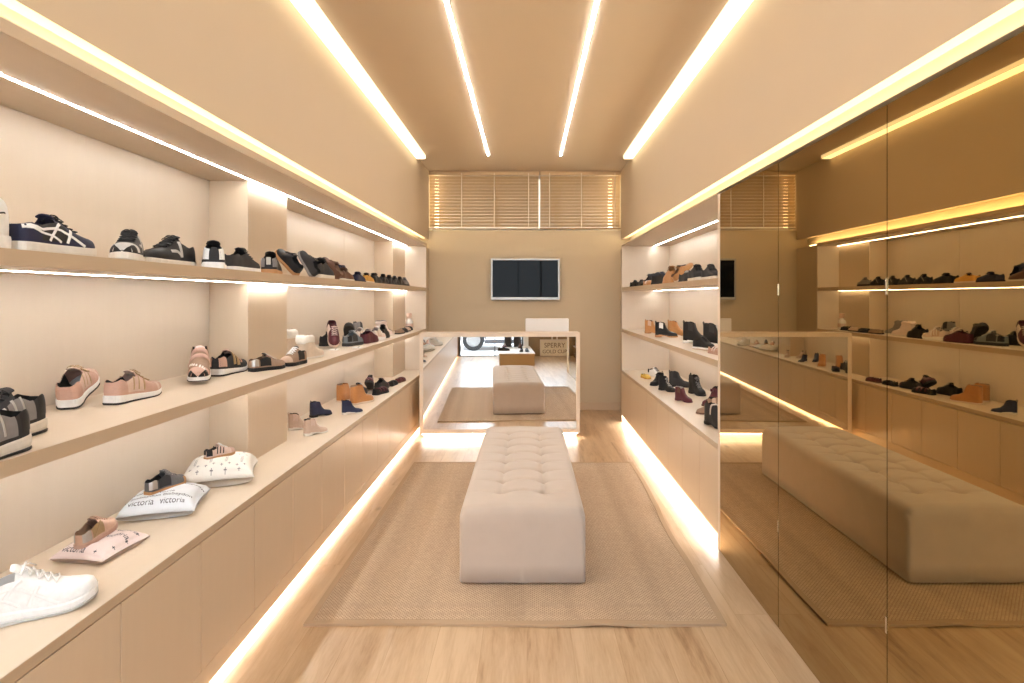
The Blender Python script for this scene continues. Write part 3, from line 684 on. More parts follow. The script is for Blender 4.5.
for s_ in (-1, 1):
    MB().box(-1.02, 0.92, s_ * 0.852, s_ * 0.866, 0.19, 0.30).build('sill', mat('grey_trim', (0.08, 0.08, 0.09), 0.6, var=0.05), t, bevel=0.004)
    for x in (0.02, 0.98): MB().box(x - 0.09, x + 0.09, s_ * 0.852, s_ * 0.872, 0.84, 0.868).build('door_handle', M_CAR, t, bevel=0.006)
    MB().box(-2.02, -1.80, s_ * 0.60, s_ * 0.84, 0.66, 0.78).build('headlamp', M_WSH, t, bevel=0.02)
    MB().box(1.90, 2.06, s_ * 0.62, s_ * 0.84, 0.70, 0.86).build('tail_lamp', mat('red_lens', (0.35, 0.02, 0.02), 0.2, var=0), t, bevel=0.02)
# ================================================================ SHOES
# every shoe is lofted along its length (heel at -x, toe at +x); parts: sole, outsole, upper, lining, tongue, laces ...
def interp(tab, s):
    for (a, va), (b, vb) in zip(tab, tab[1:]):
        if s <= b:
            t = (s - a) / (b - a) if b > a else 0; t = t * t * (3 - 2 * t); return va + (vb - va) * t
    return tab[-1][1]
def lerp(tab, s):
    for (a, va), (b, vb) in zip(tab, tab[1:]):
        if s <= b: return va + (vb - va) * ((s - a) / (b - a) if b > a else 0)
    return tab[-1][1]
WID = [(0, 0.36), (0.015, 0.56), (0.04, 0.70), (0.08, 0.79), (0.15, 0.84), (0.30, 0.80), (0.45, 0.84), (0.58, 0.95), (0.70, 1.0), (0.80, 0.97), (0.88, 0.84), (0.94, 0.64), (0.975, 0.42), (0.992, 0.24), (1.0, 0.08)]
ST = [0, 0.012, 0.035, 0.07, 0.11, 0.16, 0.21, 0.26, 0.31, 0.36, 0.41, 0.46, 0.51, 0.56, 0.61, 0.66, 0.71, 0.76, 0.81, 0.86, 0.90, 0.935, 0.96, 0.98, 0.993, 1.0]
NT = 20
# shape families: length, half width, dome height by station (over the sole), opening (end station, gap), sole top by station, exponent by station
FAM = dict(
    low=dict(L=0.265, W=0.047, H=[(0, .070), (.10, .084), (.22, .072), (.34, .088), (.42, .094), (.52, .080), (.66, .058), (.80, .044), (.92, .036), (.98, .022), (1, .006)], op=(0.40, 0.265), sole=[(0, .026), (1, .024)], n=[(0, 3.2), (.4, 2.7), (1, 2.4)], spring=.006, tongue=1, laces=5),
    run=dict(L=0.280, W=0.049, H=[(0, .072), (.09, .088), (.22, .070), (.34, .092), (.42, .098), (.52, .082), (.66, .058), (.80, .044), (.92, .034), (.98, .022), (1, .006)], op=(0.40, 0.255), sole=[(0, .040), (.3, .034), (.6, .028), (1, .024)], n=[(0, 3.2), (.4, 2.7), (1, 2.4)], spring=.018, tongue=1, laces=5),
    high=dict(L=0.275, W=0.048, H=[(0, .100), (.10, .128), (.24, .118), (.34, .132), (.42, .118), (.54, .082), (.68, .058), (.80, .044), (.92, .036), (.98, .022), (1, .006)], op=(0.36, 0.22), sole=[(0, .032), (1, .026)], n=[(0, 4), (.34, 3.4), (.6, 2.6), (1, 2.4)], spring=.006, tongue=1, laces=5),
    boot=dict(L=0.250, W=0.043, H=[(0, .150), (.06, .162), (.30, .158), (.40, .150), (.46, .112), (.53, .078), (.66, .058), (.80, .048), (.92, .038), (.98, .022), (1, .006)], op=(0.385, 0.19), sole=[(0, .026), (.3, .022), (.5, .014), (1, .016)], n=[(0, 6), (.40, 5), (.5, 3), (1, 2.4)], spring=.004, heel=1),
    ugg=dict(L=0.260, W=0.052, H=[(0, .160), (.06, .170), (.36, .170), (.43, .162), (.49, .118), (.57, .082), (.70, .062), (.82, .052), (.92, .042), (.98, .026), (1, .008)], op=(0.42, 0.19), sole=[(0, .016), (1, .014)], n=[(0, 7), (.43, 6), (.55, 3), (1, 2.4)], spring=.003),
    sandal=dict(L=0.220, W=0.042, H=[(0, .050), (.10, .058), (.22, .042), (.40, .040), (.60, .042), (.70, .046), (.80, .040), (.92, .032), (.98, .018), (1, .006)], op=(0.62, 0.27), sole=[(0, .016), (1, .014)], n=[(0, 3), (1, 2.4)], spring=.003),
    moc=dict(L=0.265, W=0.046, H=[(0, .060), (.10, .076), (.22, .064), (.36, .072), (.46, .074), (.58, .062), (.72, .050), (.84, .042), (.93, .034), (.98, .020), (1, .006)], op=(0.43, 0.265), sole=[(0, .016), (.3, .014), (1, .012)], n=[(0, 3.2), (.5, 2.5), (1, 2.4)], spring=.004, tongue=1, laces=2),
)
def shoe_mat(key):
    C = dict(white=((.87, .87, .87), .5), offwhite=((.72, .68, .62), .6), cream=((.66, .55, .44), .8), black=((.012, .0115, .013), .5), charcoal=((.034, .033, .036), .75), navy=((.020, .021, .050), .65),
             grey=((.22, .21, .215), .6), lightgrey=((.50, .49, .48), .6), tan=((.46, .225, .085), .7), caramel=((.47, .21, .072), .8), ochre=((.62, .34, .08), .7), brown=((.12, .060, .040), .55), maroon=((.085, .018, .028), .5),
             pink=((.56, .36, .29), .6), rose=((.68, .48, .38), .35), blush=((.64, .48, .40), .7), taupe=((.30, .20, .14), .7), beige=((.56, .41, .32), .75), gum=((.46, .25, .12), .6), dblue=((.018, .023, .055), .45), steel=((.17, .20, .23), .55),
             silver=((.55, .52, .50), .3), glit=((.11, .11, .115), .35), palepink=((.78, .66, .62), .6), fur=((.90, .87, .81), .95), red=((.40, .035, .030), .5), yellow=((.72, .48, .10), .6), gold=((.46, .33, .19), .35), dark=((.010, .010, .011), .8))
    c, r = C[key]
    metal = 0.7 if key in ('silver', 'rose', 'gold') else 0.0
    return mat('shoe_' + key, c, r, metal=metal, spec=0.3, var=0.12, nscale=70, bump=0.25, bscale=450, sheen=0.25 if key in ('fur', 'cream', 'caramel', 'tan', 'beige') else 0)
class Form:
    """surface of the upper as a function P(s,t), with the scale already in"""
    def __init__(self, fam, k=1.0, hs=1.0):
        self.F = FAM[fam]; self.k = k; self.hs = hs; self.L = self.F['L'] * k; self.W = self.F['W'] * k
    def w(self, s): return self.W * interp(WID, s)
    def yc(self, s): return 0.10 * self.W * math.sin(math.pi * min(1, s * 1.05)) - 0.04 * self.W
    def zb(self, s):
        z = self.F['spring'] * max(0.0, (s - 0.72) / 0.28) ** 2
        if self.F.get('heel'):
            z += 0.012 * max(0.0, min(1, (s - 0.27) / 0.04)) * max(0.0, min(1, (0.66 - s) / 0.16))
        return z * self.k
    def zt(self, s): return self.zb(s) * (0 if self.F.get('heel') and s < 0.66 else 1) + lerp(self.F['sole'], s) * self.k + (0.006 * self.k if self.F.get('heel') and 0.2 < s < 0.6 else 0)
    def P(self, s, t, off=0.0):
        s = max(0.0, min(1.0, s))
        th = math.pi * t; n = lerp(self.F['n'], s); c, q = math.cos(th), math.sin(th)
        y = (self.w(s) + off) * math.copysign(abs(c) ** (2 / n), c); z = self.zt(s) - 0.002 + (lerp(self.F['H'], s) * self.k * self.hs + off) * max(0, q) ** (2 / n)
        return Vector(((s - 0.5) * self.L, y + self.yc(s), z))
    def N(self, s, t):
        e = 0.004; a = self.P(min(1, s + e), t) - self.P(max(0, s - e), t); b = self.P(s, min(1, t + e)) - self.P(s, max(0, t - e))
        n = b.cross(a); n = n.normalized() if n.length > 1e-9 else Vector((0, 0, 1))
        c = self.P(s, t) - Vector(((s - 0.5) * self.L, self.yc(s), self.zt(s)))
        return n if n.dot(c) >= 0 else -n
    def upper(self):
        s1, g = self.F['op']; mb = MB(); ts = lin(0, 1, NT + 1); lo = [t for t in ts if t < 0.5 - g] + [0.5 - g]
        ts2 = lo + [0.5 - g * 0.5, 0.5, 0.5 + g * 0.5] + [1 - t for t in reversed(lo)]
        ni = len(lo) - 1; m = len(ts2); vs = [self.P(s, t) for s in ST for t in ts2]; fs = []
        for i in range(len(ST) - 1):
            for j in range(m - 1):
                if ST[i + 1] <= s1 + 0.03 and ni <= j < m - 1 - ni: continue
                a = i * m + j; fs.append((a, a + 1, a + m + 1, a + m))
        fs.append(tuple(list(range(ni + 1)) + list(range(m - 1 - ni, m))))
        return mb.add(vs, fs)
    def rim(self, side, s): return self.P(s, 0.5 + side * self.F['op'][1])
    def lining(self):
        s1, g = self.F['op']; ss = [s for s in ST if s <= s1 + 0.031] + [min(0.95, s1 + 0.16)]; rings = []
        for i, s in enumerate(ss):
            l, r = self.P(s, 0.5 - g, -0.0006), self.P(s, 0.5 + g, -0.0006); zf = self.zt(s) + 0.004; yc = self.yc(s); q = 0.93
            if i == len(ss) - 1: l.z = r.z = zf + 0.5 * (l.z - zf)
            x = l.x + (0.004 if i == 0 else 0)
            rings.append([Vector((x, l.y, l.z)), Vector((x, yc + (l.y - yc) * q, zf + (l.z - zf) * .6)), Vector((x, yc + (l.y - yc) * q * .96, zf + .006)), Vector((x, yc + (l.y - yc) * .6, zf)), Vector((x, yc, zf)),
                          Vector((x, yc + (r.y - yc) * .6, zf)), Vector((x, yc + (r.y - yc) * q * .96, zf + .006)), Vector((x, yc + (r.y - yc) * q, zf + (r.z - zf) * .6)), Vector((x, r.y, r.z))])
        return MB().loft(rings, closed=False, cap0=True, cap1=False)
    def sole(self, z0f, z1f, grow=0.003):
        rings = []
        for s in ST:
            w_ = self.w(s) + grow * self.k; yc = self.yc(s); zb, zt = self.zb(s), self.zt(s); h = zt - zb; a, b = zb + h * z0f, zb + h * z1f
            x = (s - 0.5) * (self.L + 2 * grow * self.k)
            rings.append([Vector((x, yc - w_ * .95, a)), Vector((x, yc - w_, a + (b - a) * .25)), Vector((x, yc - w_, a + (b - a) * .8)), Vector((x, yc - w_ * .96, b)), Vector((x, yc + w_ * .96, b)), Vector((x, yc + w_, a + (b - a) * .8)), Vector((x, yc + w_, a + (b - a) * .25)), Vector((x, yc + w_ * .95, a))])
        return MB().loft(rings)
    def patch(self, s0, s1, t0, t1, off=0.0012, ns=9, nt=7):
        out = []
        for sd in ((0, 1) if t1 < 0.5 else (0,)):
            vs = []
            for s in lin(s0, s1, ns):
                for t in lin(t0, t1, nt):
                    tt = 1 - t if sd else t; vs.append(self.P(s, tt) + self.N(s, tt) * off)
            out.append(MB().add(vs, [(i * nt + j, i * nt + j + 1, (i + 1) * nt + j + 1, (i + 1) * nt + j) for i in range(ns - 1) for j in range(nt - 1)]))
        return out
    def ribbon(self, pts, hw, off=0.0016, n=12, mb=None, sd=0):
        mb = mb or MB()
        if True:
            C = []
            for i in range(n):
                f = i / (n - 1) * (len(pts) - 1); k = min(int(f), len(pts) - 2); q = f - k
                s = pts[k][0] * (1 - q) + pts[k + 1][0] * q; t = pts[k][1] * (1 - q) + pts[k + 1][1] * q
                if sd: t = 1 - t
                C.append((self.P(s, t), self.N(s, t)))
            vs = []
            for i, (p, nn) in enumerate(C):
                d = (C[min(n - 1, i + 1)][0] - C[max(0, i - 1)][0]); sw = nn.cross(d); sw = sw.normalized() if sw.length > 1e-9 else Vector((0, 0, 1))
                for e, o in ((-1, off * .3), (-.8, off), (.8, off), (1, off * .3)): vs.append(p + sw * hw * e * self.k + nn * o)
            mb.add(vs, [(i * 4 + j, i * 4 + j + 1, (i + 1) * 4 + j + 1, (i + 1) * 4 + j) for i in range(n - 1) for j in range(3)])
        return mb
    def laces(self, n, r=0.0022, bow=True):
        mb = MB(); s1 = self.F['op'][0]; ss = lin(s1 + 0.045, s1 + 0.30, n) if n > 2 else lin(s1 + 0.05, s1 + 0.10, n)
        for i, s in enumerate(ss):
            mb.tube([self.P(s + 0.012 * (1 - abs(t - .5) / .15), t) + self.N(s, t) * (0.0025 * self.k + r) for t in lin(.5 - .15, .5 + .15, 7)], r * self.k, 5)
            if i:
                for a, b in ((.36, .64), (.64, .36)):
                    mb.tube([self.P(ss[i - 1] + (s - ss[i - 1]) * q, a + (b - a) * q) + self.N(s, .5) * (0.002 + 0.002 * math.sin(math.pi * q)) for q in lin(0, 1, 5)], r * .9 * self.k, 5)
        if bow:
            c = self.P(ss[0], .5) + Vector((0, 0, .006 * self.k))
            for sd in (-1, 1):
                mb.tube([c + Vector((.004 * math.sin(a) + .004, sd * (.026 * (1 - math.cos(a)) * .5), .008 * math.sin(a) - .010 * (1 - math.cos(a)) * .5)) * self.k for a in lin(0, 2 * math.pi, 9)], r * .85 * self.k, 5)
                mb.tube([c, c + Vector((.014, sd * .014, -.002)) * self.k, c + Vector((.026, sd * .024, -.014)) * self.k], r * .8 * self.k, 5)
        return mb
    def tongue(self):
        s1 = self.F['op'][0]; rows = []
        a = self.P(s1 + 0.07, .5) - Vector((0, 0, .004)) * self.k; top = self.P(s1 - 0.0, .5); h = .009 * self.k
        for q in lin(0, 1, 6):
            x = a.x + (top.x - .008 * self.k - a.x) * q; z = a.z + (top.z + h - a.z) * q + .006 * self.k * math.sin(q * math.pi); hw = self.w(s1) * (.50 + .10 * q) * (1 if q < .95 else .7)
            rows.append((x, z, hw))
        rings = [[(x, self.yc(s1) + hw * e, z - .006 * self.k * e * e + o) for e in lin(-1, 1, 5)] + [(x, self.yc(s1) + hw * e, z - .006 * self.k * e * e - .004 * self.k) for e in lin(1, -1, 5)] for x, z, hw in rows for o in (0.0,)]
        return MB().loft(rings)
CACHE = {}
def make_shoe(fam, k, col, opt):
    """builds one shoe at the origin: col = dict of part -> colour key"""
    F = Form(fam, k, opt.get('hs', 1.0)); t = empty(opt.get('name', 'sneaker'))
    M = {p: shoe_mat(c) for p, c in col.items()}
    so = 0.22 if 'outsole' in col else 0.0
    F.sole(so, 1.0).build('sole', M['sole'], t, smooth=False)
    if so: F.sole(0.0, so * .98, 0.0035).build('outsole', M['outsole'], t)
    F.upper().build('upper', M['upper'], t, smooth=True)
    F.lining().build('lining', shoe_mat(col.get('lining', 'dark')), t, smooth=True)
    if F.F.get('tongue') and not opt.get('notongue'): F.tongue().build('tongue', M.get('tongue', M['upper']), t, smooth=True)
    if 'laces' in col: F.laces(opt.get('nl', F.F.get('laces', 5)), bow=opt.get('bow', True)).build('laces', M['laces'], t, smooth=True)
    if 'toe' in col: [q.build('toe_cap', M['toe'], t, smooth=True) for q in F.patch(.80, .997, .04, .96, .0014, 9, 15)]
    if 'toe_bumper' in col: [q.build('toe_bumper', M['toe_bumper'], t, smooth=True) for q in F.patch(.86, .999, .02, .28, .002, 8, 5)]
    if 'heel' in col: [q.build('heel_counter', M['heel'], t, smooth=True) for q in F.patch(0.004, .16, .02, .5 - F.F['op'][1], .0014, 7, 6)]
    if 'quarter' in col: [q.build('side_panel', M['quarter'], t, smooth=True) for q in F.patch(.20, .52, .02, .26, .0013, 9, 6)]
    if 'tab' in col:
        p = F.P(0.0, .5 - F.F['op'][1]); q = F.P(0.0, .5 + F.F['op'][1]); z = p.z
        b = MB(); b.box(p.x - .0045, p.x + .003, min(p.y, q.y) * .75, max(p.y, q.y) * .75, z - .030 * k, z + .008 * k); b.build('heel_tab', M['tab'], t, bevel=.0015)
    if 'stripe' in col:
        kind = opt.get('stripe', 'tiger')
        for sd in ((0,) if kind == 'spots' else (0, 1)):
            mb = MB(); rb = lambda pts, hw, n=12: F.ribbon(pts, hw, .0016, n, mb, sd)
            if kind == 'tiger':
                rb([(.015, .19), (.20, .17), (.42, .165), (.60, .11), (.72, .02)], .0042); rb([(.015, .165), (.18, .12), (.34, .07), (.44, .02)], .0036)
                rb([(.46, .27), (.38, .14), (.30, .02)], .0046); rb([(.58, .25), (.55, .14), (.51, .02)], .0046)
            elif kind == 'vee': rb([(.46, .30), (.46, .17), (.45, .03)], .0085); rb([(.46, .04), (.58, .14), (.70, .20)], .0060)
            elif kind == 'bars':
                for q in (0, .10, .20): rb([(.36 + q, .28), (.33 + q, .04)], .0042)
            elif kind == 'line': rb([(.02, .10), (.5, .10), (.9, .10)], .0020)
            elif kind == 'diag': rb([(.50, .30), (.40, .16), (.26, .03)], .0060)
            elif kind == 'spots':
                for q in range(26):
                    s_ = .64 + .30 * ((q * 7) % 13) / 13; t_ = .12 + .76 * ((q * 5) % 11) / 11; rb([(s_, t_), (s_ + .022, t_ + .03)], .0035, 3)
            mb.build('side_stripe', M['stripe'], t, smooth=True)
    if 'strap' in col:
        for s_ in opt.get('straps', (.52,)):
            F.ribbon([(s_, .05), (s_, .25), (s_, .5), (s_, .75), (s_, .95)], opt.get('sw', .010), .0035, 19).build('strap', M['strap'], t, smooth=True)
    if 'elastic' in col: [q.build('elastic_panel', M['elastic'], t, smooth=True) for q in F.patch(.20, .38, .05, .28, .0012, 7, 7)]
    if 'pull' in col:
        p = F.P(.012, .5); p.z = F.P(.012, .5 - F.F['op'][1]).z; b = MB()
        b.tube([(p.x, p.y - .004, p.z - .012), (p.x - .004, p.y - .003, p.z + .012 * k), (p.x - .002, p.y, p.z + .020 * k), (p.x + .004, p.y, p.z + .012 * k), (p.x + .005, p.y, p.z - .010)], .0042 * k, 6); b.build('pull_tab', M['pull'], t, smooth=True)
    if 'fur' in col:
        s1, g = F.F['op']; L_ = [F.rim(-1, s) for s in ST if .01 < s <= s1]; R_ = [F.rim(1, s) for s in ST if .01 < s <= s1]; loop = L_ + list(reversed(R_)); cx = sum((p for p in loop), Vector()) / len(loop)
        H = opt.get('cuff', .055) * k; rings = []
        for q, gr in ((0, .004), (.1, .013), (.35, .016), (.7, .015), (.95, .011), (1.05, .002), (.95, -.006), (.6, -.008)):
            ring = []
            for i, p in enumerate(loop):
                d = Vector((p.x - cx.x, p.y - cx.y, 0)).normalized(); nz = noise.noise(Vector((i * 1.3, q * 9, 3))) * .003
                ring.append(Vector((p.x, p.y, p.z - H + H * q)) + d * (gr * k + nz))
            rings.append(ring)
        MB().loft(rings, True, False, False).build('fleece_cuff', M['fur'], t, smooth=True)
    if 'bowtie' in col:
        c = F.P(.46, .5) + Vector((.006, 0, .010)) * k; b = MB()
        for sd in (-1, 1):
            b.loft([[c + Vector((dx, sd * y, dz)) * k for dx, dz in ((-.004 * h, -.010 * h), (.006 * h, -.010 * h), (.006 * h, .012 * h), (-.004 * h, .012 * h))] for y, h in ((.002, .5), (.012, 1.1), (.024, 1.3), (.028, .9))])
        b.build('bow', M['bowtie'], t, smooth=True)
    return t
def place(cfg, loc, face, label, group, pitch=0.0, roll=0.0, cat='shoe', lift=0.0):
    """face: heading of the toe in degrees (0 = +X, 90 = into the room's depth); pitch lifts the toe about the heel"""
    fam, k, col, opt = cfg; key = (fam, k, str(sorted(col.items())), str(sorted(opt.items())))
    if key in CACHE: t = copy_tree(CACHE[key])
    else: t = CACHE[key] = make_shoe(fam, k, col, opt)
    L2 = FAM[fam]['L'] * k / 2
    Mx = Matrix.Rotation(R(face), 4, 'Z') @ Matrix.Rotation(R(-pitch), 4, 'Y') @ Matrix.Rotation(R(roll), 4, 'X')
    up = 0.0
    if pitch or roll:
        W_ = FAM[fam]['W'] * k + .004; pts = [Mx @ Vector((sx * L2 * 1.01, sy * W_, 0)) for sx in (-1, -.75, .75, 1) for sy in (-1, 1)]
        # the narrow ends of the sole carry less width
        pts = [Mx @ Vector((sx * (L2 + .003), sy * W_ * (0.36 if abs(sx) == 1 else .84), 0)) for sx in (-1, -.8, .6, 1) for sy in (-1, 1)]
        up = -min(p.z for p in pts)
    t.matrix_world = Matrix.Translation((loc[0], loc[1], loc[2] + up + lift + 0.0004)) @ Mx
    tag(t, label, cat, group)
    return t
def C(fam, k=1.0, opt=None, **col): return (fam, k, col, opt or {})
U, Mz, Wz = Z_U1, Z_M1, Z_W1
G = 'shoes on the upper shelf of the long wall'
SN = 'sneaker'
# --- upper shelf, long wall
place(C('high', 1.0, dict(stripe='line', hs=.80, bow=False), upper='white', sole='white', laces='white', stripe='black', lining='white'), (-1.245, 1.205, U), -90, 'white high top sneaker with a thin black line, only its heel in view', G, cat=SN)
place(C('low', .92, dict(stripe='tiger', hs=.86), upper='navy', sole='offwhite', laces='dark', stripe='white', lining='offwhite', quarter='black'), (-1.235, 1.482, U), 90, 'navy sneaker with crossed white side stripes on the upper shelf', G, cat=SN)
place(C('low', .84, dict(stripe='vee'), upper='black', sole='offwhite', laces='black', lining='offwhite', toe='lightgrey', stripe='lightgrey', toe_bumper='black', tab='white'), (-1.262, 1.80, U), -62, 'black sneaker with a grey toe turned toward the aisle', G, cat=SN)
place(C('low', .96, dict(stripe='vee'), upper='black', sole='offwhite', laces='black', tab='offwhite', stripe='lightgrey', lining='offwhite'), (-1.325, 2.105, U), -90, 'black sneaker with a pale V on its side, pale heel tab', G, cat=SN)
place(C('low', .94, {}, upper='charcoal', sole='white', heel='white', lining='navy', tab='charcoal', laces='black'), (-1.265, 2.300, U), 118, 'charcoal sneaker with a white trimmed heel turned to the aisle', G, cat=SN)
place(C('low', .92, {}, upper='charcoal', sole='white', lining='charcoal', laces='black'), (-1.300, 2.600, U), 90, 'charcoal sneaker on a white sole, lying sideways along the shelf', G, cat=SN)
place(C('low', .95, {}, upper='black', sole='gum', heel='grey', tab='lightgrey', laces='black'), (-1.290, 2.870, U), 108, 'black sneaker on a gum sole with a grey heel facing out', G, cat=SN)
place(C('low', .68, {}, upper='black', sole='gum', laces='black'), (-1.285, 3.030, U), 163, 'black gum soled sneaker propped toe up against its mate', G, pitch=44, cat=SN)
place(C('low', .64, dict(hs=1.1), upper='charcoal', sole='grey', laces='black'), (-1.300, 3.330, U), 172, 'charcoal suede sneaker tipped up on its heel, toe raised', G, pitch=60, cat=SN)
place(C('low', 1.0, dict(hs=1.1), upper='charcoal', sole='offwhite', laces='black'), (-1.270, 3.530, U), 90, 'charcoal suede sneaker flat on a pale sole beside its tipped up mate', G, cat=SN)
place(C('low', .68, {}, upper='brown', sole='brown', laces='brown', lining='taupe'), (-1.310, 3.760, U), 165, 'dark brown leather shoe tipped up on its heel', G, pitch=48)
place(C('moc', 1.0, {}, upper='brown', sole='offwhite', laces='brown', lining='taupe'), (-1.270, 3.950, U), 90, 'dark brown leather shoe lying flat on a pale sole', G)
place(C('low', .66, {}, upper='navy', sole='navy', laces='navy', lining='navy'), (-1.370, 4.110, U), 160, 'navy suede shoe tipped up with loose laces', G, pitch=42)
place(C('moc', .85, {}, upper='navy', sole='dark', laces='navy'), (-1.265, 4.260, U), 90, 'navy suede shoe lying flat in front of its mate', G)
place(C('moc', .86, dict(bow=False), upper='ochre', sole='cream', lining='black', tongue='black', laces='cream'), (-1.255, 4.465, U), 90, 'ochre yellow moccasin with a black collar', G)
place(C('moc', .95, {}, upper='black', sole='black', laces='black'), (-1.260, 4.705, U), 90, 'black lace up shoe right after the ochre moccasin', G)
for i, (y, c_) in enumerate(((4.955, 'black'), (5.170, 'charcoal'), (5.385, 'charcoal'), (5.600, 'black'), (5.820, 'grey'))):
    place(C('low', .74, dict(stripe='diag'), upper=c_, sole='black' if i % 2 else 'charcoal', laces='lightgrey' if i in (2, 4) else 'black', stripe='grey'), (-1.250, y, U), 90,
          ['small black sneaker, first of the far row of five children\'s shoes', 'small charcoal sneaker, second of the far row of five', 'small charcoal sneaker with pale laces in the middle of the far row', 'small black sneaker, fourth of the far row of five', 'small grey sneaker, last of the far row of five'][i], G, cat=SN)
# --- middle shelf, long wall
G = 'shoes on the middle shelf of the long wall'
ck = dict(upper='charcoal', sole='offwhite', outsole='black', laces='black', toe='grey', stripe='lightgrey', heel='black', quarter='grey', toe_bumper='dark')
place(C('run', .94, dict(stripe='bars', hs=1.0), **ck), (-1.222, 1.245, Mz), -88, 'chunky black and grey runner at the camera end, in front of its mate', G, cat=SN)
place(C('run', .96, dict(stripe='bars', hs=1.05), **ck), (-1.335, 1.425, Mz), -86, 'chunky black and grey runner with a big pale heel, behind its mate', G, cat=SN)
pk = dict(upper='pink', sole='white', outsole='charcoal', laces='gold', quarter='blush', toe='blush', toe_bumper='pink', stripe='gold', heel='pink', tongue='blush')
place(C('run', .82, dict(stripe='bars'), **pk), (-1.535, 1.950, Mz), 112, 'pink runner with metallic gold laces, toe propped up on its mate', G, pitch=16, roll=0, cat=SN)
place(C('run', .80, dict(stripe='bars'), **pk), (-1.405, 2.035, Mz), 86, 'pink runner with metallic gold laces lying flat', G, cat=SN)
vk = dict(upper='taupe', sole='white', outsole='black', toe='pink', strap='pink', toe_bumper='black', stripe='offwhite', tongue='palepink', heel='taupe')
place(C('run', .84, dict(stripe='spots', straps=(.45, .56), sw=.012, hs=1.1), **vk), (-1.420, 2.465, Mz), -62, 'pink runner with two straps and a spotted toe, facing the aisle', G, pitch=-15, cat=SN)
place(C('run', .86, dict(stripe='spots', straps=(.45, .56), sw=.012), upper='charcoal', sole='white', outsole='black', strap='gold', toe='charcoal', stripe='pink', tongue='pink', heel='pink'), (-1.430, 2.735, Mz), 88, 'spotted black and pink strap runner on a thick white sole, side on', G, cat=SN)
ok = dict(upper='taupe', sole='black', laces='offwhite', toe='taupe', quarter='black', heel='silver', lining='brown', tongue='black')
place(C('low', .70, dict(hs=1.0, bow=False), **ok), (-1.305, 2.860, Mz), 58, 'brown and black sneaker with a silver heel turned to the shelf edge', G, cat=SN)
place(C('low', .74, dict(hs=1.12, bow=False), upper='taupe', sole='black', laces='white', quarter='black', lining='black', tongue='black', tab='black', toe='beige'), (-1.258, 3.065, Mz), -100, 'brown and black sneaker with bold white laces, heel away from the camera', G, pitch=0, cat=SN)
fk = dict(upper='cream', sole='offwhite', fur='fur', lining='fur', toe='blush')
place(C('ugg', .94, dict(name='boot', cuff=.06), **fk), (-1.470, 3.600, Mz), 70, 'cream boot with a white fleece cuff, the one at the back', G, cat='boot')
place(C('ugg', .80, dict(name='boot', cuff=.055), **fk), (-1.300, 3.420, Mz), 78, 'cream boot with a white fleece cuff near the shelf edge', G, cat='boot')
place(C('low', .84, dict(stripe='diag'), upper='maroon', sole='palepink', laces='palepink', toe='maroon', quarter='palepink', stripe='palepink', lining='maroon'), (-1.415, 4.140, Mz), -62, 'maroon and pale pink sneaker propped steeply, laces facing the aisle', G, pitch=-40, cat=SN)
place(C('low', .86, {}, upper='black', sole='black', laces='black'), (-1.500, 4.330, Mz), 80, 'black sneaker half hidden behind the maroon and pink one', G, cat=SN)
place(C('low', .92, {}, upper='steel', sole='charcoal', laces='lightgrey', toe='black', quarter='charcoal', heel='black', lining='lightgrey'), (-1.320, 4.320, Mz), 80, 'steel blue and black sneaker in front on the middle shelf', G, cat=SN)
place(C('low', .86, {}, upper='charcoal', sole='black', laces='black', heel='maroon'), (-1.430, 4.560, Mz), -70, 'black and maroon sneaker tipped up behind the maroon one', G, pitch=35, cat=SN)
place(C('low', .92, {}, upper='maroon', sole='maroon', laces='palepink', tongue='palepink', quarter='maroon'), (-1.270, 4.580, Mz), 82, 'maroon sneaker with pale pink laces near the edge', G, cat=SN)
place(C('run', .82, dict(stripe='bars'), upper='palepink', sole='white', laces='white', stripe='white', quarter='blush'), (-1.400, 4.800, Mz), 75, 'pale pink and white runner set toward the back', G, cat=SN)
place(C('run', .86, dict(stripe='bars'), upper='palepink', sole='white', laces='white', stripe='white', quarter='blush'), (-1.270, 4.830, Mz), 82, 'pale pink and white runner near the edge', G, cat=SN)
place(C('boot', .84, dict(name='boot', hs=1.05), upper='grey', sole='black', elastic='charcoal'), (-1.460, 5.010, Mz), 75, 'grey ankle boot standing at the back between runners', G, cat='boot')
place(C('low', .84, dict(hs=1.25), upper='black', sole='black', laces='black', tongue='charcoal'), (-1.280, 5.070, Mz), 88, 'black laced boot shoe beside the pale pink runner', G, cat='boot')
place(C('ugg', .80, dict(name='boot', cuff=.03), upper='palepink', sole='offwhite', fur='palepink', lining='taupe'), (-1.340, 5.360, Mz), 70, 'pale pink suede boot near the far pillar', G, cat='boot')
place(C('ugg', .80, dict(name='boot', cuff=.03), upper='grey', sole='offwhite', fur='grey', lining='dark'), (-1.385, 5.530, Mz), 70, 'grey suede boot behind the pale pink one', G, cat='boot')
for i, (x, y, c_, f_) in enumerate(((-1.265, 5.650, 'taupe', 85), (-1.270, 5.840, 'charcoal', 84), (-1.275, 6.028, 'beige', 87), (-1.295, 6.214, 'black', 84))):
    place(C('sandal', .80, dict(name='sandal', straps=(.30, .50)), upper=c_, sole='charcoal', strap=c_), (x, y, Mz), f_, ['small taupe strap sandal, first of four before the white bottle', 'small charcoal strap sandal, second of four before the white bottle', 'small beige strap sandal, third of four before the white bottle', 'small black strap sandal standing right by the white bottle'][i], G, cat='sandal')
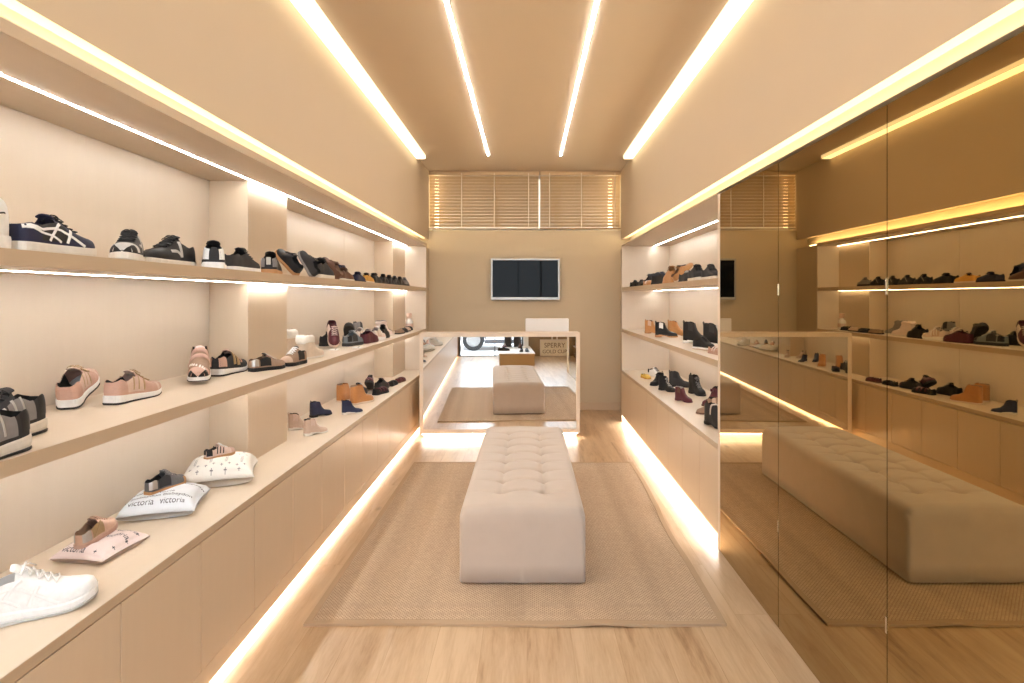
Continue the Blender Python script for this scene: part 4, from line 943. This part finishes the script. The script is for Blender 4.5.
# --- long worktop
G = 'shoes on the long worktop'
place(C('run', 1.03, dict(stripe='tiger'), upper='white', sole='white', outsole='lightgrey', laces='white', stripe='white', lining='lightgrey', toe='white', heel='white'), (-1.330, 1.520, Wz), 35, 'all white running shoe at the camera end of the long worktop', G, cat=SN)
place(C('low', .60, dict(stripe='diag', hs=1.05), upper='rose', sole='pink', heel='silver', laces='rose', stripe='gold', lining='taupe', quarter='gold'), (-1.432, 1.895, Wz), 92, 'rose gold toddler sneaker on the pale pink cushion', G, pitch=5, lift=.040, cat=SN)
place(C('low', .62, dict(hs=1.1), upper='glit', sole='gum', heel='silver', laces='grey', quarter='charcoal', lining='dark', toe='glit', toe_bumper='gum'), (-1.450, 2.285, Wz), 72, 'glittery dark grey toddler sneaker on the pale blue cushion', G, lift=.075, cat=SN)
place(C('low', .52, dict(stripe='bars', hs=1.05), upper='blush', sole='gum', laces='white', stripe='charcoal', tab='black', heel='black', lining='black', toe='pink'), (-1.425, 2.640, Wz), 60, 'striped black and pink toddler sneaker on the white cushion', G, lift=.106, cat=SN)
bk = dict(upper='beige', sole='offwhite', elastic='blush', pull='beige')
place(C('boot', .60, dict(name='boot', hs=1.0), **bk), (-1.450, 3.650, Wz), 20, 'small beige ankle boot pointing to the aisle, the one at the back', G, cat='boot')
place(C('boot', .62, dict(name='boot', hs=.92), upper='beige', sole='offwhite', elastic='blush', laces='palepink'), (-1.310, 3.530, Wz), 52, 'small beige ankle boot nearest the edge of the long worktop', G, cat='boot')
place(C('boot', .66, dict(name='boot', hs=.95), upper='dblue', sole='black', elastic='navy', pull='navy'), (-1.470, 4.060, Wz), 52, 'small shiny navy ankle boot toward the back', G, cat='boot')
place(C('boot', .60, dict(name='boot', hs=.95), upper='dblue', sole='offwhite', elastic='navy', pull='navy'), (-1.270, 4.140, Wz), 30, 'small shiny navy ankle boot on a pale sole near the edge', G, cat='boot')
tk = dict(upper='caramel', sole='cream', lining='taupe', toe='caramel')
place(C('ugg', .82, dict(name='boot'), **tk), (-1.480, 4.680, Wz), 70, 'caramel suede boot at the back of the pair', G, cat='boot')
place(C('ugg', .84, dict(name='boot'), **tk), (-1.325, 4.570, Wz), 60, 'caramel suede boot in front of the pair', G, cat='boot')
place(C('low', .90, {}, upper='black', sole='black', laces='lightgrey'), (-1.450, 4.920, Wz), 85, 'black sneaker right behind the caramel boots', G, cat=SN)
place(C('sandal', .90, dict(name='sandal', straps=(.32, .52, .68), sw=.009), upper='black', sole='black', strap='maroon'), (-1.285, 5.000, Wz), 72, 'chunky black sandal with maroon straps near the edge', G, cat='sandal')
place(C('low', .80, dict(hs=1.1), upper='maroon', sole='charcoal', laces='black'), (-1.420, 5.130, Wz), -80, 'round toed maroon shoe behind the chunky sandal', G, pitch=25)
place(C('low', .84, {}, upper='charcoal', sole='black', laces='maroon', toe='maroon'), (-1.340, 5.250, Wz), 80, 'charcoal and maroon sneaker past the chunky sandal', G, cat=SN)
place(C('sandal', .80, dict(name='sandal', straps=(.30, .55)), upper='black', sole='black', strap='charcoal'), (-1.290, 5.470, Wz), 85, 'plain black strap sandal past the maroon shoes', G, cat='sandal')
place(C('sandal', .80, dict(name='sandal', straps=(.30, .52)), upper='maroon', sole='brown', strap='maroon'), (-1.265, 5.690, Wz), 80, 'maroon strap sandal standing alone at the far end of the long worktop', G, cat='sandal')
# --- short niche, upper shelf
G = 'shoes on the upper shelf of the niche'
place(C('low', .66, {}, upper='black', sole='black', laces='charcoal'), (1.215, 6.380, U), -70, 'small black shoe, the farthest on the niche shelf', G)
place(C('moc', .82, {}, upper='black', sole='dark', laces='black'), (1.225, 6.080, U), -85, 'black shoe lying flat, second from the far end', G)
place(C('low', .74, {}, upper='charcoal', sole='black', laces='black'), (1.330, 5.960, U), 12, 'black shoe tipped up behind the flat one', G, pitch=40)
place(C('sandal', .92, dict(name='sandal', straps=(.35, .55)), upper='tan', sole='gum', strap='palepink'), (1.200, 5.600, U), -85, 'flat tan sandal with pale straps', G, cat='sandal')
place(C('low', .90, dict(hs=1.15), upper='black', sole='black', laces='navy'), (1.250, 5.220, U), -50, 'black shoe turned toward the aisle beside the tan boots', G)
place(C('low', 1.02, dict(hs=1.3), upper='tan', sole='tan', laces='brown', lining='brown'), (1.230, 4.850, U), 95, 'tan leather ankle shoe lying flat', G)
place(C('low', .80, {}, upper='tan', sole='cream', laces='black', lining='brown'), (1.270, 4.560, U), 15, 'tan leather shoe tipped up on its heel', G, pitch=40)
place(C('moc', .98, {}, upper='charcoal', sole='black', laces='lightgrey'), (1.225, 4.340, U), -88, 'charcoal lace up shoe next to the tan ones', G)
place(C('low', 1.0, {}, upper='charcoal', sole='offwhite', laces='black'), (1.215, 4.060, U), -92, 'charcoal sneaker on a thick pale sole', G, cat=SN)
place(C('low', .78, {}, upper='charcoal', sole='black', laces='black', tongue='tan', lining='tan'), (1.420, 3.960, U), 10, 'charcoal shoe with a tan lining tipped up at the back', G, pitch=38)
place(C('low', .88, {}, upper='charcoal', sole='offwhite', laces='black'), (1.215, 3.760, U), -90, 'dark grey sneaker on a white sole next to the end of the niche', G, cat=SN)
place(C('low', .74, dict(hs=1.1), upper='charcoal', sole='black', laces='red', lining='red'), (1.350, 3.520, U), -85, 'charcoal shoe with red laces beside the bronze mirror', G, pitch=12)
# --- short niche, middle shelf
G = 'boots on the middle shelf of the niche'
place(C('boot', .76, dict(name='boot', hs=1.0), upper='tan', sole='gum', elastic='beige', pull='tan'), (1.275, 5.700, Mz), -35, 'small tan ankle boot farthest along the middle shelf', G, cat='boot')
place(C('boot', .80, dict(name='boot', hs=1.0), upper='tan', sole='gum', elastic='caramel', pull='tan'), (1.440, 5.400, Mz), -25, 'small tan ankle boot at the back behind the black one', G, cat='boot')
place(C('boot', .80, dict(name='boot', hs=.98), upper='black', sole='gum', elastic='white', pull='black'), (1.270, 5.180, Mz), -28, 'small black ankle boot with white side panels', G, cat='boot')
place(C('boot', .86, dict(name='boot', hs=1.15), upper='black', sole='white', pull='black', elastic='charcoal'), (1.345, 4.500, Mz), -32, 'black sock boot on a wavy white sole, the farther one', G, cat='boot')
place(C('boot', .86, dict(name='boot', hs=1.15), upper='black', sole='white', pull='black', elastic='charcoal', laces='lightgrey'), (1.435, 4.270, Mz), -22, 'black sock boot on a white sole at the back by the bronze mirror', G, cat='boot')
place(C('low', .68, dict(hs=1.15), upper='black', sole='white', outsole='gum', laces='black'), (1.230, 3.950, Mz), -60, 'black shoe in front of the sock boots', G)
place(C('sandal', .80, dict(name='sandal', straps=(.35, .55)), upper='pink', sole='pink', strap='palepink'), (1.220, 3.640, Mz), -80, 'pink sandal by the end panel of the niche', G, cat='sandal')
# --- short niche, worktop
G = 'boots on the short worktop of the niche'
place(C('sandal', .74, dict(name='sandal', straps=(.34, .55), sw=.013), upper='yellow', sole='ochre', strap='yellow'), (1.240, 5.930, Wz), -75, 'small yellow strap sandal', G, cat='sandal')
place(C('run', .72, {}, upper='white', sole='white', laces='black', heel='black'), (1.375, 6.080, Wz), -60, 'small white sneaker beside the yellow sandal', G, cat=SN)
nk = dict(upper='black', sole='black', laces='charcoal', pull='black')
place(C('boot', .72, dict(name='boot', hs=.92), **nk), (1.250, 5.480, Wz), -140, 'small black lace up boot, the farther of the front pair', G, cat='boot')
place(C('boot', .74, dict(name='boot', hs=1.0), upper='black', sole='black', laces='lightgrey', pull='black'), (1.265, 5.130, Wz), -60, 'small black lace up boot with pale laces', G, cat='boot')
place(C('boot', .84, dict(name='boot', hs=.98), upper='charcoal', sole='black', elastic='black', pull='black'), (1.450, 5.370, Wz), -20, 'black chelsea boot at the back of the short worktop', G, cat='boot')
place(C('boot', .86, dict(name='boot', hs=1.12), upper='black', sole='black', laces='grey', pull='black', elastic='charcoal'), (1.480, 4.940, Wz), -75, 'taller black lace up boot at the back, facing the aisle', G, cat='boot')
place(C('boot', .68, dict(name='boot', hs=.95), upper='maroon', sole='maroon', elastic='brown', lining='lightgrey'), (1.275, 4.620, Wz), -60, 'small maroon ankle boot near the edge', G, cat='boot')
place(C('boot', .82, dict(name='boot', hs=1.0), upper='maroon', sole='brown', bowtie='maroon', elastic='brown'), (1.450, 4.450, Wz), -150, 'maroon ankle boot with a bow at the back', G, cat='boot')
place(C('boot', .72, dict(name='boot', hs=.90), upper='taupe', sole='brown', elastic='beige'), (1.315, 4.150, Wz), -160, 'taupe suede ankle boot with its toe to the aisle', G, cat='boot')
place(C('boot', .82, dict(name='boot', hs=1.0, straps=(.40,), sw=.007), upper='black', sole='dark', strap='silver', pull='black'), (1.235, 3.720, Wz), -75, 'black boot with a silver strap nearest the bronze mirror', G, cat='boot')
# --- low plinth by the shop front
G = 'shoes on the low display plinth'
for x, y, f_, cfg, lab in ((-0.05, -1.62, 80, C('low', .9, {}, upper='maroon', sole='white', laces='white'), 'maroon sneaker at the back of the low display plinth'),
        (0.32, -1.62, 100, C('low', .9, {}, upper='brown', sole='brown', laces='brown'), 'brown shoe at the back of the low display plinth'),
        (-0.08, -1.00, 10, C('moc', 1.0, {}, upper='black', sole='black', laces='black'), 'black shoe lying crosswise on the low display plinth'),
        (0.30, -0.75, 95, C('moc', .86, {}, upper='black', sole='black', laces='black'), 'black shoe of the forward pair on the low display plinth, inner side'),
        (0.42, -0.75, 85, C('moc', .86, {}, upper='black', sole='charcoal', laces='black'), 'black shoe of the forward pair on the low display plinth, outer side')):
    place(cfg, (x, y, 0.2642), f_, lab, G)
